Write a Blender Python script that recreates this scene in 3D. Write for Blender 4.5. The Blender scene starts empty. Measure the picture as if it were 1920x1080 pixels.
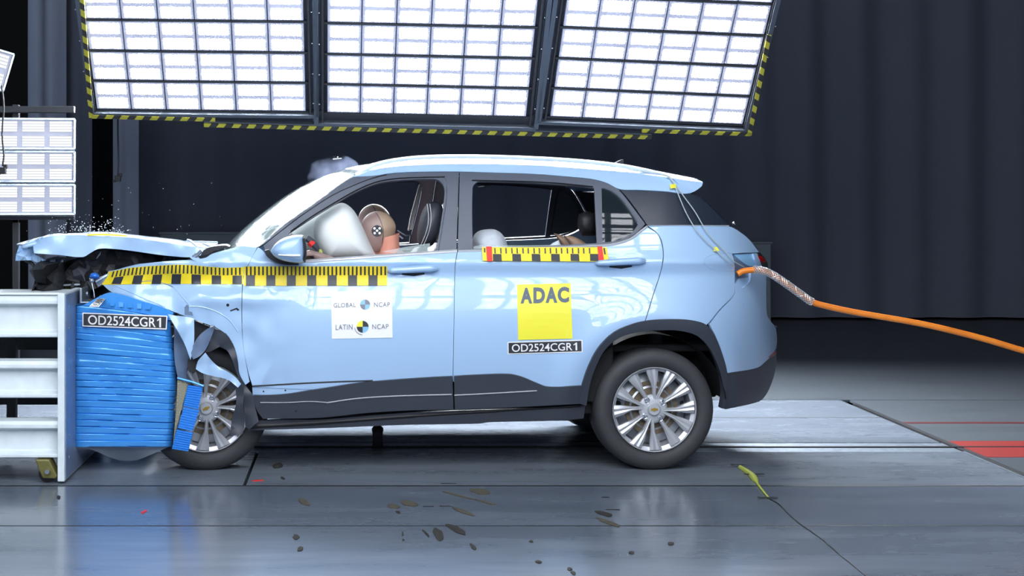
import bpy, math, random
import numpy as np
from mathutils import Vector, Matrix, noise
from mathutils.geometry import delaunay_2d_cdt
random.seed(7)
PI = math.pi
SC = bpy.context.scene
COL = SC.collection

# ------------------------------------------------------------------ camera, world, exposure
F = 2930.0; CX, CY = 670.0, 365.0
CAM = Vector((0.0, -8.3, 1.481))
cd = bpy.data.cameras.new('camera'); cam = bpy.data.objects.new('camera', cd); COL.objects.link(cam)
cam.location = CAM; cam.rotation_euler = (PI/2, 0, 0)
cd.sensor_width = 36; cd.lens = F/1920*36
cd.shift_x = (960-CX)/1920; cd.shift_y = -(540-CY)/1920
cd.clip_end = 200
SC.camera = cam
SC.view_settings.view_transform = 'Standard'; SC.view_settings.look = 'None'
SC.view_settings.gamma = 1; SC.view_settings.exposure = 0.2
SC.view_settings.use_curve_mapping = False
wd = bpy.data.worlds.new('ambient_fill'); SC.world = wd; wd.use_nodes = True
wd.node_tree.nodes['Background'].inputs[0].default_value = (0.55, 0.66, 0.95, 1)
wd.node_tree.nodes['Background'].inputs[1].default_value = 0.28  # even ambient light added to lift the dark backdrop
SC.cycles.max_bounces = 6; SC.cycles.glossy_bounces = 3; SC.cycles.diffuse_bounces = 3
SC.cycles.transmission_bounces = 5; SC.cycles.transparent_max_bounces = 8; SC.cycles.volume_bounces = 0
SC.cycles.caustics_reflective = False; SC.cycles.caustics_refractive = False
SC.cycles.sample_clamp_indirect = 4.0
LAMP = 140.0          # radiance of the LED fields
LAMP_NEAR = 29.0

# ------------------------------------------------------------------ materials
def mat(name, col, rough=0.5, metal=0.0, coat=0.0, coat_r=0.03, spec=0.5, bump=None, var=None, emis=None, alpha=None, trans=0.0, sheen=0):
    m = bpy.data.materials.new(name); m.use_nodes = True
    nt = m.node_tree; b = nt.nodes['Principled BSDF']
    b.inputs['Base Color'].default_value = (*col, 1)
    b.inputs['Roughness'].default_value = rough; b.inputs['Metallic'].default_value = metal
    b.inputs['Coat Weight'].default_value = coat; b.inputs['Coat Roughness'].default_value = coat_r
    b.inputs['Specular IOR Level'].default_value = spec
    b.inputs['Transmission Weight'].default_value = trans
    if emis: b.inputs['Emission Color'].default_value = (*emis[0], 1); b.inputs['Emission Strength'].default_value = emis[1]
    if alpha is not None: b.inputs['Alpha'].default_value = alpha
    if var or bump:
        tc = nt.nodes.new('ShaderNodeTexCoord')
    if var:   # (scale, amount, other colour)
        n = nt.nodes.new('ShaderNodeTexNoise'); n.inputs['Scale'].default_value = var[0]; n.inputs['Detail'].default_value = 6
        nt.links.new(tc.outputs['Object'], n.inputs['Vector'])
        r = nt.nodes.new('ShaderNodeValToRGB'); r.color_ramp.elements[0].position = 0.5-var[1]; r.color_ramp.elements[1].position = 0.5+var[1]
        r.color_ramp.elements[0].color = (*col, 1); r.color_ramp.elements[1].color = (*var[2], 1)
        nt.links.new(n.outputs['Fac'], r.inputs['Fac']); nt.links.new(r.outputs['Color'], b.inputs['Base Color'])
    if bump:  # (scale, strength)
        n = nt.nodes.new('ShaderNodeTexNoise'); n.inputs['Scale'].default_value = bump[0]; n.inputs['Detail'].default_value = 4
        nt.links.new(tc.outputs['Object'], n.inputs['Vector'])
        bp = nt.nodes.new('ShaderNodeBump'); bp.inputs['Strength'].default_value = bump[1]; bp.inputs['Distance'].default_value = 0.01
        nt.links.new(n.outputs['Fac'], bp.inputs['Height']); nt.links.new(bp.outputs['Normal'], b.inputs['Normal'])
    return m

M = {}
M['paint'] = mat('light_blue_paint', (0.375, 0.565, 0.815), 0.42, 0.05, coat=1.0, coat_r=0.02)
M['black_trim'] = mat('satin_black_trim', (0.085, 0.10, 0.135), 0.42, 0, bump=(900, 0.05))
M['dpillar'] = mat('gloss_black_pillar', (0.020, 0.028, 0.045), 0.35, 0, coat=0.3, coat_r=0.2)
M['cladding'] = mat('grained_grey_cladding', (0.035, 0.042, 0.058), 0.45, 0, bump=(500, 0.08))
M['dark'] = mat('dark_plastic', (0.012, 0.013, 0.016), 0.6)
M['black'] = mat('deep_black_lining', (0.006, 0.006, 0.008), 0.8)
M['chrome'] = mat('chrome', (0.85, 0.87, 0.9), 0.12, 1.0)
M['alloy'] = mat('silver_alloy', (0.60, 0.62, 0.66), 0.38, 0.55)
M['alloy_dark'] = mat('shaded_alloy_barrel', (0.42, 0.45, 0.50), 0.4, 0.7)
M['rubber'] = mat('tyre_rubber', (0.032, 0.034, 0.038), 0.62, bump=(220, 0.25))
M['brake'] = mat('rusty_brake_disc', (0.16, 0.13, 0.09), 0.6, 0.4, var=(30, .2, (0.25, 0.2, 0.14)))
M['glass_dark'] = mat('tinted_glass', (0.012, 0.018, 0.022), 0.02, 0, spec=0.35)
M['glass_far'] = mat('lit_far_glass', (0.06, 0.08, 0.10), 0.25)  # tinted glass lightened: light seen through it put into the colour
M['glass'] = mat('clear_glass', (0.8, 0.95, 0.93), 0.0, 0, alpha=0.22, spec=0.8)
M['white_steel'] = mat('white_painted_steel', (0.72, 0.80, 0.84), 0.4, 0, var=(14, .25, (0.62, 0.70, 0.74)))
M['plate_blue'] = mat('scuffed_steel_plate', (0.30, 0.38, 0.52), 0.35, 0.3, var=(18, .2, (0.22, 0.30, 0.46)), bump=(40, .1))
M['galv'] = mat('galvanised_steel', (0.45, 0.52, 0.6), 0.35, 0.7, var=(25, .2, (0.3, 0.36, 0.44)))
M['blue_foil'] = mat('blue_honeycomb_foil', (0.055, 0.33, 0.84), 0.33, 0.25, coat=0.5, coat_r=0.12, bump=(9, 0.10))
M['foil_light'] = mat('worn_blue_print', (0.11, 0.40, 0.86), 0.4)
M['bright'] = mat('bright_trim', (0.80, 0.83, 0.88), 0.28, 0.5)
M['honey'] = mat('crushed_aluminium_honeycomb', (0.34, 0.33, 0.24), 0.5, 0.4, bump=(180, .8))
M['yellow'] = mat('yellow_film', (0.88, 0.68, 0.02), 0.45)
M['lemon'] = mat('lemon_sticker', (0.86, 0.80, 0.05), 0.45)
M['ink'] = mat('black_ink', (0.03, 0.033, 0.04), 0.4)
M['ink_grey'] = mat('slate_letter_ink', (0.10, 0.13, 0.17), 0.5)
M['pale_ink'] = mat('pale_grey_ink', (0.20, 0.21, 0.26), 0.5)
M['white'] = mat('white_film', (0.85, 0.86, 0.87), 0.5)
M['sky_ink'] = mat('pale_blue_ink', (0.25, 0.52, 0.80), 0.5)
M['red'] = mat('red_film', (0.75, 0.03, 0.02), 0.45)
M['red_lamp'] = mat('red_lamp_lens', (0.45, 0.01, 0.01), 0.1, coat=1)
M['floor'] = None
M['airbag'] = mat('airbag_fabric', (0.84, 0.88, 0.88), 0.85, bump=(300, .1))
M['skin'] = mat('dummy_vinyl', (0.34, 0.235, 0.215), 0.42, bump=(60, .05))
M['cap'] = mat('dummy_skull_cap', (0.42, 0.30, 0.21), 0.45)
M['shirt'] = mat('salmon_shirt', (0.70, 0.30, 0.22), 0.8, bump=(300, .2))
M['seat'] = mat('black_seat_leather', (0.045, 0.05, 0.068), 0.5, bump=(200, .1))
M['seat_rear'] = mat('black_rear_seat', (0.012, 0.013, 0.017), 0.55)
M['stitch'] = mat('white_piping', (0.6, 0.62, 0.64), 0.6)
M['curtain'] = mat('slate_curtain', (0.11, 0.125, 0.17), 0.9, bump=(60, .1))
M['curtain_l'] = mat('pale_grey_curtain', (0.30, 0.34, 0.44), 0.9)
M['rack'] = mat('rack_aluminium', (0.085, 0.10, 0.125), 0.5, 0.5)
M['rack_black'] = mat('rack_black_sheet', (0.015, 0.017, 0.022), 0.5)
M['orange'] = mat('orange_hose', (0.85, 0.25, 0.02), 0.5, var=(7, .12, (0.75, 0.20, 0.015)))
M['braid'] = mat('steel_braid', (0.62, 0.66, 0.70), 0.35, 0.6)
M['olive'] = mat('olive_caster', (0.16, 0.15, 0.045), 0.45, 0.3)
M['mud'] = mat('dried_mud', (0.022, 0.02, 0.017), 0.9)
M['mud2'] = mat('tan_flake', (0.065, 0.06, 0.042), 0.9)
M['blue_plastic'] = mat('blue_plastic', (0.02, 0.14, 0.55), 0.3)
M['green_tape'] = mat('yellow_green_tape', (0.50, 0.56, 0.10), 0.5)
M['grey_plastic'] = mat('grey_blue_liner', (0.13, 0.19, 0.30), 0.4)
M['grey_wall'] = mat('grey_partition', (0.16, 0.19, 0.22), 0.8)
M['wire'] = mat('pale_wire', (0.42, 0.5, 0.53), 0.5)
M['gold'] = mat('gold_emblem', (0.7, 0.45, 0.08), 0.3, 0.8)
M['led_body'] = mat('led_housing_grey', (0.30, 0.32, 0.42), 0.35, 0.3)
M['sheet'] = mat('grey_plastic_sheet', (0.42, 0.47, 0.54), 0.35, var=(6, .2, (0.28, 0.33, 0.40)))
M['child_foot'] = mat('tan_dummy_legs', (0.30, 0.20, 0.14), 0.55)
M['dome'] = mat('white_child_seat_fabric', (0.66, 0.72, 0.80), 0.8, bump=(40, .2))

def windscreen_mat():
    m = bpy.data.materials.new('shattered_windscreen'); m.use_nodes = True; nt = m.node_tree
    b = nt.nodes['Principled BSDF']; tc = nt.nodes.new('ShaderNodeTexCoord')
    b.inputs['Base Color'].default_value = (0.55, 0.68, 0.68, 1); b.inputs['Roughness'].default_value = 0.12
    b.inputs['Specular IOR Level'].default_value = 1.0; b.inputs['Coat Weight'].default_value = 1.0
    v = nt.nodes.new('ShaderNodeTexVoronoi'); v.feature = 'DISTANCE_TO_EDGE'; v.inputs['Scale'].default_value = 14
    nt.links.new(tc.outputs['Object'], v.inputs['Vector'])
    r = nt.nodes.new('ShaderNodeValToRGB'); r.color_ramp.elements[0].color = (0.95, 0.95, 0.95, 1); r.color_ramp.elements[1].color = (0.42, 0.42, 0.42, 1)
    r.color_ramp.elements[0].position = 0.02; r.color_ramp.elements[1].position = 0.1
    nt.links.new(v.outputs['Distance'], r.inputs['Fac']); nt.links.new(r.outputs['Color'], b.inputs['Alpha'])
    return m
M['screen'] = windscreen_mat()

def floor_mat(name='polished_steel_grey_floor', c1=(0.10, 0.125, 0.163, 1), c2=(0.155, 0.185, 0.232, 1), r1=.11, r2_=.24):
    m = bpy.data.materials.new(name); m.use_nodes = True; nt = m.node_tree
    b = nt.nodes['Principled BSDF']; tc = nt.nodes.new('ShaderNodeTexCoord')
    mp = nt.nodes.new('ShaderNodeMapping'); mp.inputs['Scale'].default_value = (0.35, 1.6, 1)
    nt.links.new(tc.outputs['Object'], mp.inputs['Vector'])
    n = nt.nodes.new('ShaderNodeTexNoise'); n.inputs['Scale'].default_value = 2.2; n.inputs['Detail'].default_value = 8; n.inputs['Roughness'].default_value = 0.62
    nt.links.new(mp.outputs['Vector'], n.inputs['Vector'])
    r = nt.nodes.new('ShaderNodeValToRGB'); r.color_ramp.elements[0].position = 0.3; r.color_ramp.elements[1].position = 0.72
    r.color_ramp.elements[0].color = c1; r.color_ramp.elements[1].color = c2
    nt.links.new(n.outputs['Fac'], r.inputs['Fac']); nt.links.new(r.outputs['Color'], b.inputs['Base Color'])
    r2 = nt.nodes.new('ShaderNodeMapRange'); r2.inputs['To Min'].default_value = r1; r2.inputs['To Max'].default_value = r2_
    nt.links.new(n.outputs['Fac'], r2.inputs['Value']); nt.links.new(r2.outputs['Result'], b.inputs['Roughness'])
    b.inputs['Specular IOR Level'].default_value = 0.6
    n2 = nt.nodes.new('ShaderNodeTexNoise'); n2.inputs['Scale'].default_value = 9; n2.inputs['Detail'].default_value = 5
    nt.links.new(mp.outputs['Vector'], n2.inputs['Vector'])
    bp = nt.nodes.new('ShaderNodeBump'); bp.inputs['Strength'].default_value = 0.008; bp.inputs['Distance'].default_value = 0.01
    nt.links.new(n2.outputs['Fac'], bp.inputs['Height']); nt.links.new(bp.outputs['Normal'], b.inputs['Normal'])
    return m
M['floor'] = floor_mat()
M['track'] = floor_mat('bright_worn_track_steel', (0.125, 0.15, 0.185, 1), (0.195, 0.228, 0.27, 1), .16, .30)
M['hall_floor'] = floor_mat('dull_grey_hall_floor', (0.062, 0.073, 0.086, 1), (0.076, 0.09, 0.103, 1), .35, .45)
M['red_paint'] = mat('red_floor_paint', (0.22, 0.014, 0.011), 0.5)
M['maroon'] = mat('maroon_floor_line', (0.10, 0.012, 0.014), 0.5)

def led_mat(name, strength, nx=16, ny=6):
    """LED field: a grid of small bright lenses on a dimmer reflector (object space, x across, y along)"""
    m = bpy.data.materials.new(name); m.use_nodes = True; nt = m.node_tree
    for n in list(nt.nodes): nt.nodes.remove(n)
    out = nt.nodes.new('ShaderNodeOutputMaterial'); em = nt.nodes.new('ShaderNodeEmission')
    uv = nt.nodes.new('ShaderNodeUVMap'); sep = nt.nodes.new('ShaderNodeSeparateXYZ'); nt.links.new(uv.outputs['UV'], sep.inputs[0])
    def wave(sock, k):
        a = nt.nodes.new('ShaderNodeMath'); a.operation = 'MULTIPLY'; a.inputs[1].default_value = k*2*PI; nt.links.new(sock, a.inputs[0])
        s = nt.nodes.new('ShaderNodeMath'); s.operation = 'COSINE'; nt.links.new(a.outputs[0], s.inputs[0])
        h = nt.nodes.new('ShaderNodeMath'); h.operation = 'MULTIPLY_ADD'; h.inputs[1].default_value = -0.5; h.inputs[2].default_value = 0.5; nt.links.new(s.outputs[0], h.inputs[0])
        return h.outputs[0]
    wx, wy = wave(sep.outputs['X'], nx), wave(sep.outputs['Y'], ny)
    mu = nt.nodes.new('ShaderNodeMath'); mu.operation = 'MULTIPLY'; nt.links.new(wx, mu.inputs[0]); nt.links.new(wy, mu.inputs[1])
    pw = nt.nodes.new('ShaderNodeMath'); pw.operation = 'POWER'; pw.inputs[1].default_value = 2.0; nt.links.new(mu.outputs[0], pw.inputs[0])
    mr = nt.nodes.new('ShaderNodeMapRange'); mr.inputs['To Min'].default_value = 0.62; mr.inputs['To Max'].default_value = strength*2.9
    nt.links.new(pw.outputs[0], mr.inputs['Value'])
    em.inputs['Color'].default_value = (0.90, 0.94, 1.0, 1)
    nt.links.new(mr.outputs['Result'], em.inputs['Strength']); nt.links.new(em.outputs[0], out.inputs['Surface'])
    return m
M['led_glow'] = mat('led_bloom_tray', (0.2, 0.2, 0.25), 0.4, emis=((0.62, 0.70, 0.95), 0.30))  # tray glow imitates lamp bloom in the gaps between LED fields
M['led'] = led_mat('led_field', LAMP)
M['led_near'] = led_mat('led_field_near_side', LAMP_NEAR)
M['led_side'] = led_mat('led_field_side_rack', 3.0, 16, 4)

def stripes_mat(name, axis_angle, period, c1, c2):
    m = bpy.data.materials.new(name); m.use_nodes = True; nt = m.node_tree; b = nt.nodes['Principled BSDF']
    uv = nt.nodes.new('ShaderNodeUVMap'); mp = nt.nodes.new('ShaderNodeVectorMath'); mp.operation = 'DOT_PRODUCT'
    mp.inputs[1].default_value = (math.cos(axis_angle)/period, math.sin(axis_angle)/period, 0)
    nt.links.new(uv.outputs['UV'], mp.inputs[0])
    fr = nt.nodes.new('ShaderNodeMath'); fr.operation = 'FRACT'; nt.links.new(mp.outputs['Value'], fr.inputs[0])
    gt = nt.nodes.new('ShaderNodeMath'); gt.operation = 'GREATER_THAN'; gt.inputs[1].default_value = 0.5; nt.links.new(fr.outputs[0], gt.inputs[0])
    mx = nt.nodes.new('ShaderNodeMix'); mx.data_type = 'RGBA'; mx.inputs[6].default_value = (*c1, 1); mx.inputs[7].default_value = (*c2, 1)
    nt.links.new(gt.outputs[0], mx.inputs[0]); nt.links.new(mx.outputs[2], b.inputs['Base Color']); b.inputs['Roughness'].default_value = 0.5
    return m
M['hazard'] = stripes_mat('yellow_black_hazard_tape', 0.6, 0.10, (0.42, 0.38, 0.03), (0.02, 0.02, 0.02))

# ------------------------------------------------------------------ mesh helpers
class MB:
    def __init__(s): s.v = []; s.f = []; s.mi = []; s.uv = {}
    def add(s, vs, fs, mi=0):
        o = len(s.v); s.v += [tuple(p) for p in vs]
        for f in fs: s.f.append([i+o for i in f]); s.mi.append(mi)
        return o
    def box(s, c, d, mi=0, rot=None):
        c = Vector(c); h = Vector(d)/2; vs = []
        for x in (-1, 1):
            for y in (-1, 1):
                for z in (-1, 1):
                    p = Vector((x*h.x, y*h.y, z*h.z))
                    if rot is not None: p = rot @ p
                    vs.append(c+p)
        s.add(vs, [(0, 1, 3, 2), (4, 6, 7, 5), (0, 4, 5, 1), (2, 3, 7, 6), (0, 2, 6, 4), (1, 5, 7, 3)], mi)
    def prism(s, pts, d, mi=0):   # pts 3D polygon, extruded by vector d
        n = len(pts); d = Vector(d); a = [Vector(p) for p in pts]
        s.add(a+[p+d for p in a], [tuple(range(n)), tuple(range(2*n-1, n-1, -1))]+[(i, i+n, (i+1) % n+n, (i+1) % n) for i in range(n)], mi)
    def tube(s, pts, r, k=8, mi=0, caps=True):
        pts = [Vector(p) for p in pts]; n = len(pts); rs = r if isinstance(r, (list, tuple)) else [r]*n
        vs = []; up = None
        for i, p in enumerate(pts):
            t = (pts[min(i+1, n-1)]-pts[max(i-1, 0)]).normalized()
            if up is None:
                up = Vector((0, 0, 1)) if abs(t.z) < .9 else Vector((1, 0, 0))
            a = (up - t*up.dot(t)).normalized(); b = t.cross(a); up = a
            for j in range(k):
                th = 2*PI*j/k; vs.append(p+(a*math.cos(th)+b*math.sin(th))*rs[i])
        fs = [(i*k+j, i*k+(j+1) % k, (i+1)*k+(j+1) % k, (i+1)*k+j) for i in range(n-1) for j in range(k)]
        if caps: fs += [tuple(range(k-1, -1, -1)), tuple((n-1)*k+j for j in range(k))]
        s.add(vs, fs, mi)
    def grid(s, rows, mi=0, closed=False):
        n, k = len(rows), len(rows[0])
        fs = [(i*k+j, i*k+(j+1) % k, (i+1)*k+(j+1) % k, (i+1)*k+j) for i in range(n-1) for j in range(k if closed else k-1)]
        s.add([p for r in rows for p in r], fs, mi)
    def lathe_y(s, prof, n=64, mi=0, c=(0, 0, 0), a0=0, a1=2*PI):   # prof of (radius, y)
        full = abs(a1-a0-2*PI) < 1e-6
        rows = []
        for i in range(n+(0 if full else 1)):
            th = a0+(a1-a0)*i/n
            rows.append([(c[0]+r*math.cos(th), c[1]+y, c[2]+r*math.sin(th)) for r, y in prof])
        if full: rows.append(rows[0])
        s.grid(rows, mi)
    def ball(s, c, r, mi=0, nu=16, nv=10):
        r = (r, r, r) if not isinstance(r, (tuple, list)) else r
        rows = [[(c[0]+r[0]*math.sin(PI*i/nv)*math.cos(2*PI*j/nu), c[1]+r[1]*math.sin(PI*i/nv)*math.sin(2*PI*j/nu), c[2]+r[2]*math.cos(PI*i/nv)) for j in range(nu)] for i in range(nv+1)]
        s.grid(rows, mi, closed=True)
    def build(s, name, mats, parent=None, smooth=True, label=None, bevel=0, angle=0.6):
        me = bpy.data.meshes.new(name); me.from_pydata(s.v, [], s.f)
        if not isinstance(mats, (list, tuple)): mats = [mats]
        for m in mats: me.materials.append(M[m] if isinstance(m, str) else m)
        me.polygons.foreach_set('material_index', s.mi)
        import bmesh
        bm = bmesh.new(); bm.from_mesh(me); bmesh.ops.remove_doubles(bm, verts=bm.verts, dist=1e-6)
        bmesh.ops.recalc_face_normals(bm, faces=bm.faces)
        if smooth:
            for e in bm.edges:
                if len(e.link_faces) == 2: e.smooth = e.calc_face_angle(0) < angle
            for f in bm.faces: f.smooth = True
        bm.to_mesh(me); bm.free()
        o = bpy.data.objects.new(name, me); COL.objects.link(o)
        if parent: o.parent = parent
        if label: o['label'] = label
        if bevel:
            b = o.modifiers.new('bevel', 'BEVEL'); b.width = bevel; b.segments = 2; b.limit_method = 'ANGLE'
        return o

def tag(o, label=None, cat=None, group=None, kind=None):
    if label: o['label'] = label
    if cat: o['category'] = cat
    if group: o['group'] = group
    if kind: o['kind'] = kind
    return o
def empty(name, loc=(0, 0, 0), rz=0, **k):
    o = bpy.data.objects.new(name, None); COL.objects.link(o); o.location = loc; o.rotation_euler = (0, 0, rz)
    return tag(o, **k)
def children(o): return [c for c in bpy.data.objects if c.parent == o]
def copy_tree(o, parent=None, filt=None):
    c = o.copy(); COL.objects.link(c); c.parent = parent
    for ch in children(o): copy_tree(ch, c)
    return c

# world mapping of the photo
def ray(px, py): return Vector(((px-CX)/F, 1.0, -(py-CY)/F))
def W(px, py, Y): return CAM+ray(px, py)*(Y-CAM.y)
def G(px, py, z=0.0):
    r = ray(px, py); return CAM+r*((z-CAM.z)/r.z)

# car frame
YAW = 0.056; CAR = Vector(((850-CX)*8.3/F, 0, 0)); WID = 1.74
RI = Matrix.Rotation(-YAW, 3, 'Z')
CL = RI @ (CAM-CAR)
def L(px, py, y):
    r = RI @ ray(px, py); return CL+r*((y-CL.y)/r.y)
PK = np.array([(0.0, .12), (.15, .10), (.3, .06), (.45, .035), (.6, .012), (.75, .0), (.86, .004), (.97, .026), (1.05, .042), (1.095, .030), (1.12, .024), (1.15, .040), (1.19, .062), (1.3, .112), (1.45, .185), (1.55, .24), (1.62, .29), (1.72, .37), (2.0, .7)])
def _cubic(xs, ys, x):
    i = int(np.clip(np.searchsorted(xs, x)-1, 0, len(xs)-2))
    h = xs[i+1]-xs[i]; t = (x-xs[i])/h
    def sl(j):
        if j <= 0: return (ys[1]-ys[0])/(xs[1]-xs[0])
        if j >= len(xs)-1: return (ys[-1]-ys[-2])/(xs[-1]-xs[-2])
        return (ys[j+1]-ys[j-1])/(xs[j+1]-xs[j-1])
    m0, m1 = sl(i)*h, sl(i+1)*h
    return (2*t**3-3*t*t+1)*ys[i]+(t**3-2*t*t+t)*m0+(-2*t**3+3*t*t)*ys[i+1]+(t**3-t*t)*m1
def gau(x, z, cx, cz, sx, sz): return math.exp(-((x-cx)/sx)**2-((z-cz)/sz)**2)
RW = L(1227, 768, .05); FW = L(385, 772, .05)   # wheel centres
H1 = L(776, 508, .03); H2 = L(1165, 493, .03)
def Ysurf(x, z):
    y = float(_cubic(PK[:, 0], PK[:, 1], min(max(z, 0.02), 1.95)))
    t = (x-1.12)/0.62
    if t > 0: y += .30*t**2.6
    t = (-.95-x)/0.9
    if t > 0: y += .16*t**2
    r = math.hypot(x-RW.x, z-RW.z)
    if z < 1.1: y -= .022*math.exp(-((r-.50)/.09)**2)
    y += .012*gau(x, z, H1.x, H1.z, .09, .035)+.012*gau(x, z, H2.x, H2.z, .09, .035)
    # crash damage of the front wing and the leading edge of the door
    if x < -.75:
        k = min(1, (-.75-x)/.35)
        q = noise.noise(Vector((x*3.1, z*3.5, 2.2)))
        y += k*(.045*abs(q)+.012*noise.noise(Vector((x*11, z*9, 5)))) 
        y += -.03*k*gau(x, z, -1.0, .93, .35, .05) + .03*k*gau(x, z, -1.55, 1.0, .3, .05)
    y += .010*gau(x, z, -.95, .55, .14, .2) - .006*gau(x, z, -.75, .5, .1, .2)
    return y
def S(px, py, off=0.0):
    y = .06
    for _ in range(14):
        p = L(px, py, y); y = .4*y+.6*(Ysurf(p.x, p.z)+off)
    return L(px, py, y)
def Snorm(p):
    e = .004
    return Vector(((Ysurf(p.x+e, p.z)-Ysurf(p.x-e, p.z))/(2*e), -1, (Ysurf(p.x, p.z+e)-Ysurf(p.x, p.z-e))/(2*e))).normalized()

def smooth_path(P, closed=True, corner=50, step=7):
    P = [Vector((a[0], a[1])) for a in P]; n = len(P); out = []
    def isc(i):
        if not closed and i in (0, n-1): return True
        a = P[i]-P[i-1]; b = P[(i+1) % n]-P[i]
        if a.length < 1e-6 or b.length < 1e-6: return True
        return abs(math.degrees(a.angle_signed(b))) > corner
    cor = [isc(i) for i in range(n)]
    for i in range(n if closed else n-1):
        p1, p2 = P[i], P[(i+1) % n]
        p0 = P[i-1] if not cor[i] else p1*2-p2
        p3 = P[(i+2) % n] if not cor[(i+1) % n] else p2*2-p1
        k = max(1, int(math.ceil((p2-p1).length/step)))
        L1 = (p2-p1).length; s0 = L1/max((p2-p0).length, 1e-6); s1 = L1/max((p3-p1).length, 1e-6)
        m0 = (p2-p0)*s0; m1 = (p3-p1)*s1
        for j in range(k):
            t = j/k
            out.append(p1*(2*t**3-3*t*t+1)+m0*(t**3-2*t*t+t)+p2*(-2*t**3+3*t*t)+m1*(t**3-t*t))
    if not closed: out.append(P[-1])
    return out
def inside(p, poly):
    c = False; n = len(poly); x, y = p; j = n-1
    for i in range(n):
        a, b = poly[i], poly[j]
        if (a[1] > y) != (b[1] > y) and x < (b[0]-a[0])*(y-a[1])/(b[1]-a[1])+a[0]: c = not c
        j = i
    return c
def dist_poly(P, poly):   # numpy distance of points P to closed polyline
    A = np.array([tuple(q) for q in poly]); B = np.roll(A, -1, axis=0); D = B-A
    L2 = (D**2).sum(1)+1e-12; out = np.full(len(P), 1e9)
    for a, d, l in zip(A, D, L2):
        t = np.clip(((P-a)@d)/l, 0, 1); q = a+t[:, None]*d
        out = np.minimum(out, np.hypot(*(P-q).T))
    return out
def offset_poly(poly, d):
    n = len(poly); area = sum(poly[i-1][0]*poly[i][1]-poly[i][0]*poly[i-1][1] for i in range(n)); sg = 1 if area > 0 else -1
    out = []
    for i in range(n):
        a = (poly[i]-poly[i-1]); b = (poly[(i+1) % n]-poly[i])
        na = Vector((-a.y, a.x)); nb = Vector((-b.y, b.x))
        if na.length > 0: na.normalize()
        if nb.length > 0: nb.normalize()
        m = na+nb
        if m.length < .3: m = na
        m.normalize(); k = max(.5, m.dot(na)); out.append(poly[i]+m*(d*sg/k))
    return out
def triangulate(outer, holes=(), step=9):
    pts = []; edges = []
    for ring in [outer]+list(holes):
        o = len(pts); pts += [tuple(p) for p in ring]; n = len(ring); edges += [(o+i, o+(i+1) % n) for i in range(n)]
    nb = len(pts)
    A = np.array(pts); x0, y0 = A.min(0); x1, y1 = A.max(0); cand = []
    r = 0; y = y0+step*.5
    while y < y1:
        x = x0+(step*.5 if r % 2 else 0)
        while x < x1:
            p = (x+.013, y+.007)
            if inside(p, outer) and not any(inside(p, h) for h in holes): cand.append(p)
            x += step
        y += step*.866; r += 1
    if cand:
        C = np.array(cand); d = np.full(len(C), 1e9)
        for ring in [outer]+list(holes): d = np.minimum(d, dist_poly(C, ring))
        pts += [tuple(c) for c, k in zip(C, d) if k > step*.55]
    v, e, f, ov, oe, of = delaunay_2d_cdt([Vector(p) for p in pts], edges, [], 0, 1e-5)
    tris = []
    for t in f:
        c = ((v[t[0]][0]+v[t[1]][0]+v[t[2]][0])/3, (v[t[0]][1]+v[t[1]][1]+v[t[2]][1])/3)
        if inside(c, outer) and not any(inside(c, h) for h in holes): tris.append(list(t))
    return v, tris
def skin_mesh(name, v, tris, m, parent, off, thick, posf=None, normf=None, label=None, mis=None):
    posf = posf or (lambda x, y: S(x, y, off)); normf = normf or Snorm
    P = [posf(a[0], a[1]) for a in v]; N = [normf(p) for p in P]
    me_v = list(P); me_n = list(N); faces = []; mi = []
    for k, t in enumerate(tris):
        a, b, c = (P[i] for i in t); nn = (b-a).cross(c-a)
        faces.append(t if nn.dot(N[t[0]]) > 0 else t[::-1]); mi.append(mis[k] if mis else 0)
    if thick:
        cnt = {}
        for t in faces:
            for i in range(3):
                a, b = t[i], t[(i+1) % 3]; cnt[(a, b)] = 1
        bd = [(a, b) for (a, b) in cnt if (b, a) not in cnt]
        for a, b in bd:
            e = P[b]-P[a]; n = e.cross(N[a])
            if n.length < 1e-9: continue
            n.normalize()
            o = len(me_v); back = -N[a]*thick, -N[b]*thick
            me_v += [P[a], P[b], P[b]+back[1], P[a]+back[0]]; me_n += [n]*4
            faces.append([o+1, o, o+3, o+2]); mi.append(0)
    me = bpy.data.meshes.new(name); me.from_pydata([tuple(p) for p in me_v], [], faces)
    for k in (m if isinstance(m, (list, tuple)) else [m]): me.materials.append(M[k])
    me.polygons.foreach_set('material_index', mi)
    for p in me.polygons: p.use_smooth = True
    me.normals_split_custom_set_from_vertices([tuple(n) for n in me_n])
    o = bpy.data.objects.new(name, me); COL.objects.link(o); o.parent = parent
    if label: o['label'] = label
    return o
def panel(name, outline, m, parent, off=0.0, thick=.014, step=9, holes=(), gap=.7, label=None, corner=50):
    out = smooth_path(outline, True, corner, step*.8)
    if gap: out = offset_poly(out, gap)
    hs = [smooth_path(h, True, corner, step*.8) for h in holes]
    v, t = triangulate(out, hs, step)
    return skin_mesh(name, v, t, m, parent, off, thick, label=label)
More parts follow.
